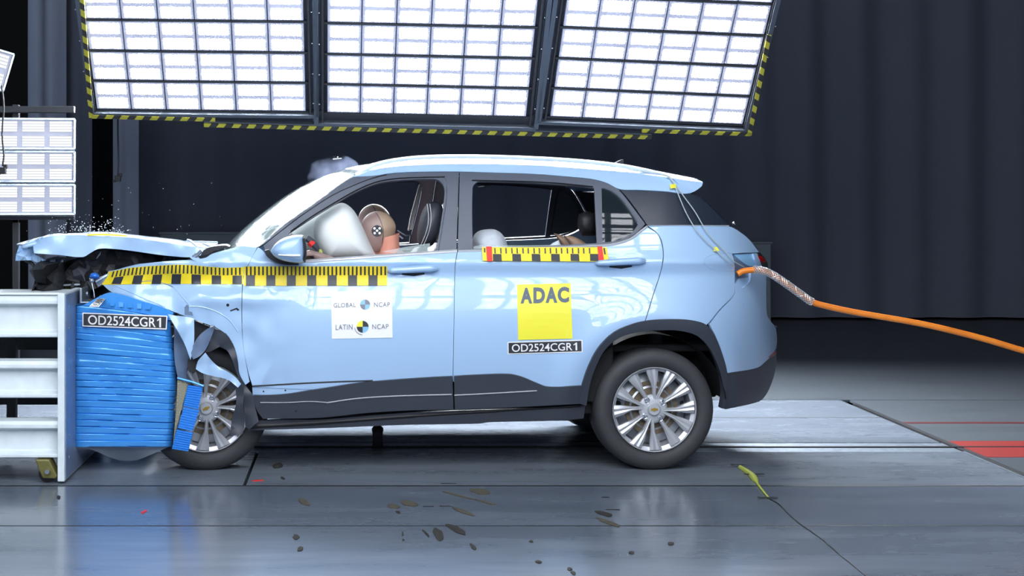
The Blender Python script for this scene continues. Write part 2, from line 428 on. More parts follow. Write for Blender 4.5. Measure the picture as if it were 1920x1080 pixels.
# flat artwork laid on a surface: list of (polygon, holes, material index) in photo pixels
def artwork(name, polys, mats, parent, posf, label=None, step=14, normf=None):
    P = []; T = []; MI = []
    for item in polys:
        outer, holes, mi = item
        o = []
        for ring in [outer]+list(holes):
            rr = []
            for i in range(len(ring)):
                a = Vector(ring[i][:2]); b = Vector(ring[(i+1) % len(ring)][:2]); k = max(1, int((b-a).length/step))
                rr += [a+(b-a)*(j/k) for j in range(k)]
            o.append(rr)
        v, t = triangulate(o[0], o[1:], step)
        base = len(P); P += [(a[0], a[1], mi) for a in v]; T += [[i+base for i in q] for q in t]; MI += [mi]*len(t)
    lift = {}
    pos = [posf(a[0], a[1], a[2]) for a in P]
    me = bpy.data.meshes.new(name)
    if normf: nn = [normf(p) for p in pos]
    faces = []
    for t in T:
        a, b, c = (pos[i] for i in t); n = (b-a).cross(c-a); faces.append(t if n.y < 0 else t[::-1])
    me.from_pydata([tuple(p) for p in pos], [], faces)
    for k in mats: me.materials.append(M[k])
    me.polygons.foreach_set('material_index', MI)
    for p in me.polygons: p.use_smooth = True
    if normf: me.normals_split_custom_set_from_vertices([tuple(n) for n in nn])
    o = bpy.data.objects.new(name, me); COL.objects.link(o); o.parent = parent
    if label: o['label'] = label
    return o
_tc = {}
def text_polys(txt, bold=0.0, space=1.0):
    """outlines of the text from the built-in font: list of (outer, holes) in em units, width"""
    key = (txt, bold, space)
    if key in _tc: return _tc[key]
    cu = bpy.data.curves.new('t', 'FONT'); cu.body = txt; cu.size = 1; cu.offset = bold; cu.space_character = space; cu.resolution_u = 4
    o = bpy.data.objects.new('t', cu); COL.objects.link(o)
    dg = bpy.context.evaluated_depsgraph_get(); me = o.evaluated_get(dg).to_mesh()
    vs = [(v.co.x, v.co.y) for v in me.vertices]; fs = [tuple(p.vertices) for p in me.polygons]
    o.evaluated_get(dg).to_mesh_clear(); bpy.data.objects.remove(o); bpy.data.curves.remove(cu)
    _tc[key] = (vs, fs); return vs, fs
def add_text(o, txt, quad, mat_i, posf, bold=0.0, space=1.0):
    """append text faces to mesh object o; quad = tl, tr, bl in photo pixels of the text's cap box"""
    vs, fs = text_polys(txt, bold, space)
    A = np.array(vs); mn = A.min(0); mx = A.max(0)
    tl, tr, bl = (Vector(q) for q in quad)
    me = o.data; old_v = [v.co.copy() for v in me.vertices]; old_f = [list(p.vertices) for p in me.polygons]; old_m = [p.material_index for p in me.polygons]
    b = len(old_v); nv = []
    for x, y in vs:
        u = (x-mn[0])/(mx[0]-mn[0]); w = (mx[1]-y)/(mx[1]-mn[1])
        q = tl+(tr-tl)*u+(bl-tl)*w; nv.append(posf(q.x, q.y, 3))
    nf = []
    for f in fs:
        g = [i+b for i in f]; a_, b_, c_ = nv[f[0]], nv[f[1]], nv[f[2]]
        n = (b_-a_).cross(c_-a_); nf.append(g if n.y < 0 else g[::-1])
    mats = list(me.materials); m2 = bpy.data.meshes.new(me.name); m2.from_pydata([tuple(p) for p in old_v+nv], [], old_f+nf)
    for k in mats: m2.materials.append(k)
    m2.polygons.foreach_set('material_index', old_m+[mat_i]*len(nf)); o.data = m2
def one(quad):
    tl, tr, bl = (Vector(q) for q in quad); f = lambda u, v: tuple(tl+(tr-tl)*u+(bl-tl)*v)
    return [f(1.0, 0), f(1.0, 1), f(.975, 1), f(.975, .24), f(.945, .36), f(.945, .23), f(.968, .12), f(.980, 0)]
def circ(cx, cy, r, n=24, a0=0, a1=360, pie=False, ry=None):
    ry = ry or r
    k = [(cx+r*math.cos(math.radians(a0+(a1-a0)*i/n)), cy-ry*math.sin(math.radians(a0+(a1-a0)*i/n))) for i in range(n+(1 if pie else 0))]
    return k+[(cx, cy)] if pie else k
def pillow(name, outline, y0, t, m, parent, pos=L, rings=9, back=1.0, power=2.0, smooth=True, label=None, corner=50, step=6):
    """closed rounded body: photo outline at depth y0 with half thickness t toward the camera"""
    out = smooth_path(outline, True, corner, step); c = sum(out, Vector((0, 0)))/len(out)
    mb = MB(); rows = []
    for i in range(-rings, rings+1):
        a = PI/2*i/rings; sgn = 1 if i < 0 else -1
        rr = max(0.0, math.cos(a))**(2/power); dy = math.sin(a)
        dy = (abs(dy)**(1 if power <= 2 else .8))*(1 if dy > 0 else -1)
        yy = y0+(dy*t if dy < 0 else dy*t*back)
        rows.append([pos(c.x+(p.x-c.x)*max(rr, 1e-3), c.y+(p.y-c.y)*max(rr, 1e-3), yy) for p in out])
    mb.grid(rows, closed=True)
    return mb.build(name, m, parent, smooth=smooth, label=label, angle=1.2)
def slab(name, outline, y0, t, m, parent, pos=L, corner=50, step=8, bend=None, label=None, smooth=True):
    """flat sheet or solid from a photo outline, front at y0, thickness t, optional bend(px,py)->dy"""
    out = smooth_path(outline, True, corner, step); v, tr = triangulate(out, (), step*1.5)
    f = bend or (lambda a, b: 0.0)
    P = [pos(a[0], a[1], y0+f(a[0], a[1])) for a in v]; n = len(P)
    Q = [p+Vector((0, t, 0)) for p in P]
    cnt = {}; faces = []
    for q in tr:
        a, b, c = (P[i] for i in q); q = q if (b-a).cross(c-a).y < 0 else q[::-1]
        faces.append(q)
        for i in range(3): cnt[(q[i], q[(i+1) % 3])] = 1
    bd = [(a, b) for (a, b) in cnt if (b, a) not in cnt]
    mb = MB(); mb.add(P+Q, faces+[[i+n for i in q[::-1]] for q in faces]+[[b, a, a+n, b+n] for a, b in bd])
    return mb.build(name, m, parent, smooth=smooth, label=label)

# ------------------------------------------------------------------ the hall
def structure(o): o['kind'] = 'structure'; return o
fl = MB(); fl.box((0, 2, -.085), (44, 24, .09)); structure(fl.build('floor', 'floor', smooth=False))
def yq(py): return CAM.z*F/(py-CY)+CAM.y
Y1, Y2, Y3, Y4 = yq(986), yq(911), yq(847), yq(830)
Y5, Y6 = yq(783), yq(750)
XR = 3.49; g = .018
def deck(n, x0, x1, y0, y1, m='floor'):
    b = MB(); b.box(((x0+x1)/2, (y0+y1)/2, -.0075), (x1-x0-g, y1-y0-g, .015)); return structure(b.build('trim_%d' % n, m, smooth=False))
deck(1, -12, 12, -9.5, Y1); deck(2, -12, 12, Y1, Y2)
deck(3, -12, -.575, Y2, Y3, 'track'); deck(4, -.575, XR, Y2, Y3, 'track')
deck(5, -12, XR, Y4, Y5, 'track'); deck(6, -12, XR, Y5, Y6, 'track')
for n_, (yy, w_, x1_) in enumerate(((Y1, .014, 12), (Y2, .026, 12), (Y5, .018, XR))):
    b = MB(); b.box(((x1_-12)/2, yy, -.002), (12+x1_, w_, .005)); structure(b.build('trim_%d' % (15+n_), 'dark', smooth=False))
# rail channel in the middle of the track
b = MB(); ym = (Y3+Y4)/2
b.box((XR-7.5, ym, -.006), (15, Y4-Y3-.01, .008)); structure(b.build('trim_7', 'galv', smooth=False))
b = MB(); b.box((-.4, ym-.005, .0), (24, .022, .012)); structure(b.build('trim_8', 'dark', smooth=False, bevel=.004))
# outer floor at the right of the track, with red lines
deck(9, XR+.05, 16, Y2, Y6, 'hall_floor'); deck(12, -16, 16, Y6, 13.5, 'hall_floor')
b = MB(); b.box((XR+.035, (Y2+Y6)/2-.1, -.006), (.03, Y6-Y2-.2, .012)); structure(b.build('trim_10', 'dark', smooth=False))
b = MB(); b.box((XR+.004, (Y2+Y3)/2, -.001), (.014, Y3-Y2, .006)); structure(b.build('trim_13', 'galv', smooth=False))
b = MB()
b.box((XR+.06+4, yq(842), .001), (8, yq(827)-yq(857), .002)); structure(b.build('trim_11', 'red_paint', smooth=False))
b = MB(); b.box((XR+.06+4, yq(793), .001), (8, .06, .002)); structure(b.build('trim_14', 'maroon', smooth=False))
# back curtain: one long folded cloth
def curtain(name, x0, x1, y, z0, z1, m, amp, wl, seed, label, dy=0.0):
    mb = MB(); n = int((x1-x0)/.05); rows = []
    for k in range(5):
        z = z0+(z1-z0)*k/4; row = []
        for i in range(n+1):
            x = x0+(x1-x0)*i/n
            w = amp*(math.sin(x/wl*2*PI+seed+1.6*noise.noise(Vector((x*.6, z*.15, seed))))+.5*math.sin(x/wl*4.3+2.7*noise.noise(Vector((x*.9, 0, seed)))))
            row.append((x, y+w*(.75+.25*k/4)+dy*i/n, z))
        rows.append(row)
    mb.grid(rows); mb.grid([[(p[0], p[1]+.01, p[2]) for p in r] for r in rows])
    return tag(mb.build(name, m, angle=3), label, 'curtain')
BY = yq(600)
curtain('backdrop_curtain', W(250, 0, BY).x, 12, BY, .03, 7.5, 'curtain', .05, .62, 1.0, 'long dark slate curtain hanging across the back of the hall')
curtain('curtain', W(52, 0, 8).x, W(122, 0, 8).x, 8.0, .03, 6, 'curtain_l', .09, .30, 3.0, 'pale grey curtain strip at the far left behind the side lamp rack')
curtain('curtain', W(118, 0, 8.3).x, W(168, 0, 8.3).x, 8.4, .03, 6, 'curtain', .05, .25, 5.0, 'dark grey curtain strip just right of the side lamp rack')
curtain('curtain', W(204, 0, 8.5).x, W(252, 0, 8.5).x, 8.8, .03, 6, 'curtain_l', .05, .22, 8.0, 'narrow grey curtain strip behind the hanging black cable')
b = MB(); b.box((0, 12, 4), (40, .1, 8)); structure(b.build('wall_back', 'black', smooth=False))
b = MB(); b.box((-13, 1, 4), (.1, 22, 8)); structure(b.build('wall_left', 'black', smooth=False))
b = MB(); b.box((15, 1, 4), (.1, 22, 8)); structure(b.build('wall_right', 'black', smooth=False))
b = MB(); b.box((1, 1, 8), (28, 22, .1)); structure(b.build('ceiling', 'black', smooth=False))
# low grey partitions behind the car
def partition(x0, x1, y0, label, Yd, y1):
    a = W(x0, y0, Yd); c = W(x1, y1, Yd); mb = MB(); w = abs(c.x-a.x)
    mb.box(((a.x+c.x)/2, Yd+.1, c.z/2+.02), (w, .2, c.z-.04)); mb.box(((a.x+c.x)/2, Yd+.1, .01), (w+.1, .34, .03)); mb.box(((a.x+c.x)/2, Yd+.1, c.z), (w+.03, .24, .03))
    tag(mb.build('partition', 'grey_wall', bevel=.01), label, 'partition')
partition(300, 560, 437, 'low grey partition behind the open bonnet', BY-1.0, 437)
partition(1250, 1446, 455, 'low grey partition standing behind the tail of the car', BY-1.0, 455)

# ------------------------------------------------------------------ lamp racks
wdn = Vector((-.026, 1, -1.23)).normalized()
urt = Vector((1, .0, -.028)); urt = (urt-wdn*urt.dot(wdn)).normalized(); nrm = urt.cross(wdn).normalized()
if nrm.y > 0: nrm = -nrm
P0 = W(595, 207, 12.5+CAM.y)
def R(px, py):
    r = ray(px, py); d = (P0-CAM).dot(nrm)/r.dot(nrm); p = CAM+r*d-P0
    return Vector((p.dot(urt), p.dot(wdn)))
ROT = Matrix((urt, wdn, nrm)).transposed()      # local x right, y down, z toward the hall
def quad_uv(me, faces_uv):
    uvl = me.uv_layers.new(name='UVMap')
    for p in me.polygons:
        for li, uvv in zip(p.loop_indices, faces_uv[p.index]): uvl.data[li].uv = uvv
def led_module_meshes(wid, hei, name, mled, rows=2, cols=1):
    body = MB(); d = .04
    body.box((wid/2, -hei/2, -.02), (wid*.985, hei*.97, .03))
    me_b = body.build(name, 'led_body', bevel=.004)
    vs = []; fs = []; uvs = []
    for c in range(cols):
        for r in range(rows):
            w1 = wid/cols; h1 = hei/rows
            x0, x1 = c*w1+w1*.10, c*w1+w1*.91; y0, y1 = -hei+r*h1+h1*.15, -hei+r*h1+h1*.87
            k = len(vs); vs += [(x0, y0, .0), (x1, y0, .0), (x1, y1, .0), (x0, y1, .0)]; fs.append((k, k+1, k+2, k+3)); uvs.append([(0, 0), (1, 0), (1, 1), (0, 1)])
    k = len(vs); c_ = .012; vs += [(wid*.02, -hei*.975, -.003), (wid*.98, -hei*.975, -.003), (wid*.98, -hei*.025, -.003), (wid*.02, -hei*.025, -.003)]; fs.append((k, k+1, k+2, k+3)); uvs.append([(0, 0)]*4)
    me = bpy.data.meshes.new('led_field'); me.from_pydata(vs, [], fs); me.materials.append(M[mled]); me.materials.append(M['led_glow']); me.polygons[len(fs)-1].material_index = 1; quad_uv(me, uvs)
    o = bpy.data.objects.new('led_field', me); COL.objects.link(o); o.parent = me_b
    return me_b
def rail(mb, a, b, w=.05, h=.05, z=.01, mi=0):
    a = Vector((a[0], a[1], z)); b = Vector((b[0], b[1], z)); t = (b-a); l = t.length; t.normalize(); rot = Matrix((t, Vector((-t.y, t.x, 0)), Vector((0, 0, 1)))).transposed()
    mb.box((a+b)/2, (l, w, h), mi, rot)
def rack_empty(label, origin, rot, group=None):
    e = empty('lamp_rack', label=label, cat='lamp rack', group=group); e.matrix_world = Matrix.Translation(origin) @ rot.to_4x4(); return e
bays = [((181, 205), (574, 209.5), (-.035, .085, .035), 'left bay of the overhead lamp rack, above the bonnet'),
        ((613, 211.5), (987, 219.5), (-.085, .085, .105), 'middle bay of the overhead lamp rack, above the front doors'),
        ((1031, 219), (1393, 234), (-.085, .035, .05), 'right bay of the overhead lamp rack, above the tail')]
NROW = 8
frame_bounds = []
for bi, (bl, br, mg, lab) in enumerate(bays):
    a, c = R(*bl), R(*br); wid = (c-a).length/6; pitch = .285
    ang = math.atan2((c-a).y, (c-a).x)
    rot = ROT @ Matrix.Rotation(ang, 3, 'Z')
    org = P0+ROT @ Vector((a.x, a.y, .0))
    root = rack_empty('bright LED lamp rack, '+lab, org, rot)
    mod = led_module_meshes(wid, pitch*.94, 'led_module', 'led')
    mod.parent = root
    first = True
    for r in range(NROW):
        for k in range(6):
            o = mod if first else copy_tree(mod, root)
            first = False; o.location = (k*wid, -r*pitch, 0)
    Wd = 6*wid; Ht = NROW*pitch
    fr = MB()
    for k in range(NROW+1): rail(fr, (-.02, -k*pitch+.01), (Wd+.02, -k*pitch+.01), .018, .03, -.02, 1)
    for x in (mg[0]*.4, Wd+mg[1]*.4): rail(fr, (x, mg[2]), (x, -Ht), .014, .03, -.0, 1)
    for x in (mg[0], Wd+mg[1]): rail(fr, (x, mg[2]), (x, -Ht), .035, .05, .0)
    rail(fr, (mg[0], mg[2]), (Wd+mg[1], mg[2]), .028, .05, .0); rail(fr, (mg[0], mg[2]*.5), (Wd+mg[1], mg[2]*.5), mg[2], .01, -.03, 1)
    rail(fr, (-.1, -Ht-.03), (Wd+.1, -Ht-.03), .06, .05)
    for k in range(7): rail(fr, (k*wid, .02), (k*wid, -Ht), .012, .012, -.045, 1)
    fr.build('frame', ['rack', 'rack_black'], root, smooth=False)
    bo = MB()
    for x in (-.06, Wd+.06):
        for k in range(NROW): bo.ball((x, -k*pitch-.1, .02), .008, nu=6, nv=4)
    bo.build('bolt', 'chrome', root)
# safety strips along the rack edge
def hazard(p, q, w, label, z=.03):
    a, c = R(*p), R(*q); d = c-a; l = d.length; d = d/l; n = Vector((-d.y, d.x)); mb = MB()
    def T(u, v, zz): t = a+d*u+n*v; return P0+ROT @ Vector((t.x, t.y, zz))
    vs = [T(0, -w/2, z), T(l, -w/2, z), T(l, w/2, z), T(0, w/2, z), T(0, -w/2, z-.03), T(l, -w/2, z-.03), T(l, w/2, z-.03), T(0, w/2, z-.03)]
    fs = [(0, 1, 2, 3), (7, 6, 5, 4), (0, 4, 5, 1), (1, 5, 6, 2), (2, 6, 7, 3), (3, 7, 4, 0)]
    me = bpy.data.meshes.new('hazard_strip'); me.from_pydata([tuple(v) for v in vs], [], fs); me.materials.append(M['hazard'])
    U = [(0, 0), (l, 0), (l, w), (0, w), (0, .03), (l, .03), (l, w+.03), (0, w+.03)]
    quad_uv(me, [[U[i] for i in f] for f in fs])
    o = bpy.data.objects.new('hazard_strip', me); COL.objects.link(o); tag(o, label, 'hazard strip')
hazard((173, 215), (404, 221), .034, 'short yellow and black hazard strip under the left lamp bay')
hazard((383, 231), (1221, 254), .034, 'long yellow and black hazard strip under the middle lamp bay')
hazard((1203, 241.5), (1407, 248), .034, 'short yellow and black hazard strip under the right lamp bay')
hazard((172, 217), (150, -60), .034, 'upright yellow and black hazard strip at the left end of the rack')
hazard((1404, 250), (1441, 62), .034, 'upright yellow and black hazard strip at the right end of the rack')
b = MB()
for p, q in (((383, 227), (1221, 250)),):
    a, c = R(*p), R(*q); rail(b, a, c, .02, .04, -.0)
for x in ((592, 235), (1004, 246)):
    a = R(*x); rail(b, a, (a.x+.0, a.y-3.4), .05, .04, -.07)
o = b.build('rack_beam', 'rack', smooth=False); o.matrix_world = Matrix.Translation(P0) @ ROT.to_4x4(); tag(o, 'dark metal carrier beams tying the three overhead lamp bays together', 'beam')

# camera-side bank, the one mirrored in the doors (out of frame above)
def near_bank(x0, origin_y, z0, tilt, lab):
    wid, pitch = .27, .285; root = empty('lamp_rack', label=lab, cat='lamp rack', group='camera side lamp bays out of frame')
    up = Vector((0, math.sin(tilt), math.cos(tilt))); ux = Vector((1, 0, 0)); nn = Vector((0, math.cos(tilt), -math.sin(tilt)))
    rot = Matrix((-ux, -up, nn)).transposed() if False else Matrix((ux, -up, -nn)).transposed()
    # columns: x right, y down, z away from car -> flip so the fields face the car
    vs = []; fs = []; uv = []
    body = MB()
    for r in range(17):
        for k in range(6):
            body.box((k*wid+wid/2, 0.03, r*pitch+pitch/2), (wid*.97, .03, pitch*.9))
            for h in range(2):
                xa, xb = k*wid+wid*.12, k*wid+wid*.88; za = r*pitch+.02+h*.13; zb = za+.09
                j = len(vs); vs += [(xb, 0, za), (xa, 0, za), (xa, 0, zb), (xb, 0, zb)]; vs[-4:] = [(v[0], .05, v[2]) for v in vs[-4:]]
                fs.append((j, j+1, j+2, j+3)); uv.append([(0, 0), (1, 0), (1, 1), (0, 1)])
    for x in (-.06, 6*wid+.06): body.box((x, .02, 17*pitch/2), (.05, .05, 17*pitch+.2), 1)
    for z in (-.06, 17*pitch+.06): body.box((3*wid, .02, z), (6*wid+.2, .05, .05), 1)
    fb = body.build('frame', ['led_body', 'rack'], root, smooth=False)
    me = bpy.data.meshes.new('led_field'); me.from_pydata(vs, [], fs); me.materials.append(M['led_near']); quad_uv(me, uv)
    o = bpy.data.objects.new('led_field', me); COL.objects.link(o); o.parent = root
    root.location = (x0, origin_y, z0); root.rotation_euler = (-tilt, 0, 0)
for x0, w_ in ((-3.7, 'leftmost'), (-1.85, 'second from left'), (0.0, 'second from right'), (1.85, 'rightmost')):
    near_bank(x0, -6.6, 2.45, math.radians(38), w_+' LED lamp bay hanging on the camera side of the car')

# small side rack at the left edge
def side_fixture(pr_top, pr_bot, Yd, rz, label, cols=4, wide=.80):
    a = W(*pr_top, Yd); c = W(*pr_bot, Yd); h = a.z-c.z
    mod = led_module_meshes(wide, h, 'floodlight', 'led_side', rows=2, cols=cols)
    mod.rotation_euler = (PI/2-.12, 0, rz); mod.location = a-Matrix.Rotation(rz, 3, 'Z') @ Vector((wide, 0, 0))
    mod.location.z = c.z+h
    tag(mod, label, 'floodlight', 'floodlights on the side rack'); 
    rim = MB()
    for p, q in (((-.006, 0), (wide+.006, 0)), ((-.006, -h), (wide+.006, -h)), ((wide+.004, 0), (wide+.004, -h)), ((-.004, 0), (-.004, -h))): rail(rim, p, q, .014, .05, -.005)
    rim.build('housing_rim', 'galv', mod, smooth=False)
    return mod
side_fixture((139, 224), (136, 280), 3.4, .12, 'topmost of the three LED floodlights on the small rack at the left edge')
side_fixture((139, 285), (136, 341), 3.4, .12, 'middle of the three LED floodlights on the small rack at the left edge')
side_fixture((139, 347), (134, 402), 3.4, .12, 'lowest of the three LED floodlights on the small rack at the left edge')
m_ = side_fixture((30, 68), (14, 140), 3.4, .25, 'tilted LED floodlight in the upper left corner of the hall', cols=2, wide=.5)
m_.rotation_euler = (PI/2-.1, .28, .25)
b = MB(); a = W(-60, 208, 3.5); c = W(140, 212, 3.5); b.box(((a.x+c.x)/2, 3.5, a.z+.01), (c.x-a.x, .06, .05)); a2 = W(-60, 406, 3.5); b.box(((a.x+c.x)/2, 3.5, a2.z-.01), (c.x-a.x, .06, .03))
b.box((a.x+.35, 3.56, a2.z/2), (.05, .05, a2.z)); b.box((a.x+.35, 3.56, (a.z+a2.z)/2), (.05, .05, a.z-a2.z+.1)); b.box((a.x+.35, 3.5, .02), (.5, .5, .04))
tag(b.build('lamp_stand', 'rack_black', smooth=False, bevel=.004), 'black stand frame holding the three floodlights at the left edge', 'stand')
def hang_cable(pts, Yd, label, plug):
    mb = MB(); mb.tube([W(x, y, Yd) for x, y in smooth_path(pts, False, 170, 8)], .007, 6); o = mb.build('hanging_cable', 'dark')
    tag(o, label, 'cable'); p = W(*plug, Yd); q = MB(); q.box(p, (.05, .05, .05)); q.box(p+Vector((.02, 0, .03)), (.03, .03, .03)); q.box(p-Vector((.03, 0, .02)), (.03, .03, .02)); q.build('connector', 'dark', o, smooth=False, bevel=.005)
hang_cable([(222, -20), (222, 120), (221, 240), (222, 300), (221, 330)], 5, 'black cable with a connector hanging behind the left lamp bay', (221, 335))
hang_cable([(3, 160), (7, 200), (4, 250), (7, 290), (5, 312)], 3.1, 'black cable with a connector hanging in front of the side floodlights', (5, 320))

# ------------------------------------------------------------------ the crash barrier
PX0 = -(670-121)*8.0/F  # right face of the plate at its near edge
YN = -.3; YB = 1.15
ptop = W(0, 550, YN).z
wall_ = empty('barrier_trolley', (PX0-.5, .4, 0), label='white steel beam trolley carrying the tall mounting plate at the left edge', cat='trolley')
def wl(o): o.parent = wall_; o.matrix_parent_inverse = Matrix.Translation(-Vector(wall_.location)); return o
b = MB(); b.box((PX0-.018, (YN+YB)/2, (ptop+.012)/2), (.036, YB-YN, ptop-.012)); 
pl = wl(b.build('mounting_plate', 'white_steel', smooth=False, bevel=.003))
b = MB(); b.box((PX0+.002, (YN+YB)/2+.01, (ptop+.012)/2), (.004, YB-YN-.02, ptop-.03))
for z in np.linspace(.12, .9, 8): b.ball((PX0+.005, YN+.1, z), (.004, .008, .008), nu=8, nv=4)
wl(b.build('plate_facing', 'plate_blue', smooth=False))
def beam(zt, zb, lab):
    x0, x1 = -4.2, PX0-.036; yf = YN+.04; t = .012; h = zt-zb; mb = MB()
    prof = [(yf+.10, zt), (yf, zt-.004), (yf-.012, zt-.02), (yf-.012, zt-.04), (yf+.035, zt-.055), (yf+.035, zb+.035), (yf-.012, zb+.02), (yf-.012, zb+.004), (yf, zb), (yf+.10, zb),
            (yf+.10, zb+.012), (yf+.01, zb+.014), (yf+.045, zb+.04), (yf+.047, zt-.06), (yf+.01, zt-.03), (yf+.10, zt-.012)]
    n = len(prof)
    mb.add([(x0, y, z) for y, z in prof]+[(x1, y, z) for y, z in prof], [(i, (i+1) % n, (i+1) % n+n, i+n) for i in range(n)]+[tuple(range(n)), tuple(range(2*n-1, n-1, -1))])
    mb.box(((x0+x1)/2, yf+.35, (zt+zb)/2), (x1-x0, .5, h*.25))
    return wl(mb.build('beam', 'white_steel', smooth=False, bevel=.003, label=lab))
def zW(py): return W(0, py, YN).z
beam(zW(556), zW(634), 'upper beam'); beam(zW(677), zW(748), 'middle beam'); beam(zW(790), zW(861), 'lower beam')
b = MB(); b.box((-2.9, YN+.24, zW(553)), (2.74, .30, .012)); b.box((-2.9, YN+.07, zW(566)), (2.74, .03, .02)); b.box((-2.0, YN+.03, zW(561)), (.25, .03, .025), 1)
wl(b.build('top_rail', ['white_steel', 'galv'], smooth=False, bevel=.003))
b = MB()
for zz in (zW(655), zW(768)): b.box((-2.9, .5, zz), (2.7, .04, .16))
for x in (-1.9, -2.5): b.box((x, .3, .5), (.05, .05, .9))
wl(b.build('inner_frame', 'dark', smooth=False))
# caster
b = MB(); cc = W(90, 880, YN+.05)
b.prism([W(66, 862, YN), W(92, 862, YN), W(107, 893, YN), (W(104, 898, YN)), W(80, 897, YN), W(72, 880, YN)], (0, .1, 0))
ca = wl(b.build('caster', 'olive', smooth=False, bevel=.006))
b = MB(); r_ = .045; b.lathe_y([(0, -.02), (r_*.8, -.02), (r_, -.015), (r_, .015), (r_*.8, .02), (0, .02)], 28, c=(cc.x, YN+.05, r_+.002)); o = b.build('caster_wheel', 'dark'); o.parent = ca
b = MB(); b.lathe_y([(0, -.03), (.012, -.03), (.012, -.005), (0, -.005)], 12, c=(cc.x+.01, YN-.0, cc.z)); o = b.build('axle_bolt', 'chrome'); o.parent = ca

# blue deformable block
blk = empty('deformable_barrier', (PX0+.25, .45, .2), label='crushed blue honeycomb barrier block bolted to the white plate', cat='barrier block')
def bl(o): o.parent = blk; o.matrix_parent_inverse = Matrix.Translation(-Vector(blk.location)); return o
def Wf(px, py, Y=-.02): return W(px, py, Y)
# front face traced: pleated foil
def block_face():
    mb = MB(); rows = []
    ys = []; n = 260
    for i in range(n+1):
        t = i/n; row = []
        for j in range(41):
            u = j/40
            top = 573+25*u**1.3; bot = 838+0*u
            lx = 142-3*t; rx = 318+12*min(1, t*3)-8*max(0, (t-.5)*2)**2
            px = lx+(rx-lx)*u; py = top+(bot-top)*t
            # pleats: uneven folds, tighter toward the bottom
            ph = 21*t+.25*noise.noise(Vector((u*1.4, t*3, 1)))+.12*u
            fr = ph-math.floor(ph); kf = int(math.floor(ph)); wk = noise.noise(Vector((kf*5.3, u*1.5, 2)))
            dpt = .020*math.exp(-(fr/.09)**2)*max(.12, min(1, t*1.1+.25+.9*wk))+.005*fr*(.4+t)+.0025*noise.noise(Vector((u*7, t*26, 7)))
            edge = .04*(max(0, u-.93)/.07)**2+.02*(max(0, .03-u)/.03)**2
            row.append(Wf(px, py, -.02+dpt+edge+.01*noise.noise(Vector((u*4, t*5, 3)))))
        rows.append(row)
    mb.grid(rows)
    # back, sides
    bk = [[Vector((p.x, .98, p.z)) for p in r] for r in (rows[0], rows[-1])]
    L0 = [r[0] for r in rows]; R0 = [r[-1] for r in rows]
    # the body is deep at the left and only a folded flap where the car's wheel is pushed into it
    jn = 27; XM = rows[100][jn].x
    mb.grid([L0, [Vector((p.x, .98, p.z)) for p in L0]])
    R1 = [Vector((p.x-.004, .055, p.z)) for p in R0]; R2 = [Vector((XM, .055, p.z)) for p in R0]; R3 = [Vector((XM, .98, p.z)) for p in R0]
    mb.grid([R0, R1, R2, R3])
    for k, rw in ((0, rows[0]), (1, rows[-1])):
        mb.grid([rw[:jn+1], bk[k][:jn+1]]); mb.grid([rw[jn:], [Vector((p.x, .055, p.z)) for p in rw[jn:]]])
    return mb.build('honeycomb_block', 'blue_foil', angle=.9)
bl(block_face())
# crushed right face with exposed core
b = MB(); rows = []
for i in range(30):
    py = 660+(835-660)*i/29; t = i/29
    rows.append([W(320+3*math.sin(t*3)+2*noise.noise(Vector((t*14, k*1.3, 0)))+[0, 7, 9, 2][k]*math.sin(PI*min(1, t*1.05)), py, .012+k*.012) for k in range(4)])
b.grid(rows); bl(b.build('exposed_core', 'honey', smooth=False))
b = MB(); rows = []
for i in range(30):
    py = 600+(838-600)*i/29; t = i/29; x = 322+6*math.sin(t*PI)*1.1+(2 if t > .2 else 0)+3*math.sin(t*9)*.4
    rows.append([W(x+3, py, .01), W(x+4.5, py, .02), W(x+5, py, .5)])
b.grid(rows); bl(b.build('cladding_sheet', 'sky_ink'))
# top: crushed top sheet rising to the rear, sagging plastic sheet beneath
b = MB(); rows = []
for i in range(13):
    u = i/12; row = []
    for k in range(8):
        v = k/7; p = Wf(142+(318-142)*u, 573+25*u**1.3, -.02)
        row.append(Vector((p.x, -.02+1.0*v, p.z+.004+.02*v*math.sin(u*7+v*4)+.03*v*(1-u))))
    rows.append(row)
b.grid(rows); bl(b.build('top_sheet', 'blue_foil'))
bl(slab('sagging_sheet', [(150, 837), (318, 837), (305, 843), (282, 853), (262, 861), (245, 864), (225, 863), (205, 857), (180, 846), (165, 841)], .03, .006, 'sheet', None, pos=W, bend=lambda x, y: .12*math.sin(PI*(x-150)/168)*(y-837)/27))
# angle bracket and its bolts
b = MB(); a = W(144, 573, .05); c = W(178, 545, .55)
b.box((PX0+.03, .45, ptop-.03), (.012, .9, .075)); b.box((PX0+.055, .45, ptop-.068), (.06, .9, .008))
for y in (.15, .35, .6): b.ball((PX0+.038, y, ptop-.03), (.008, .014, .014), nu=6, nv=4)
bl(b.build('angle_bracket', 'galv', smooth=False, bevel=.003))
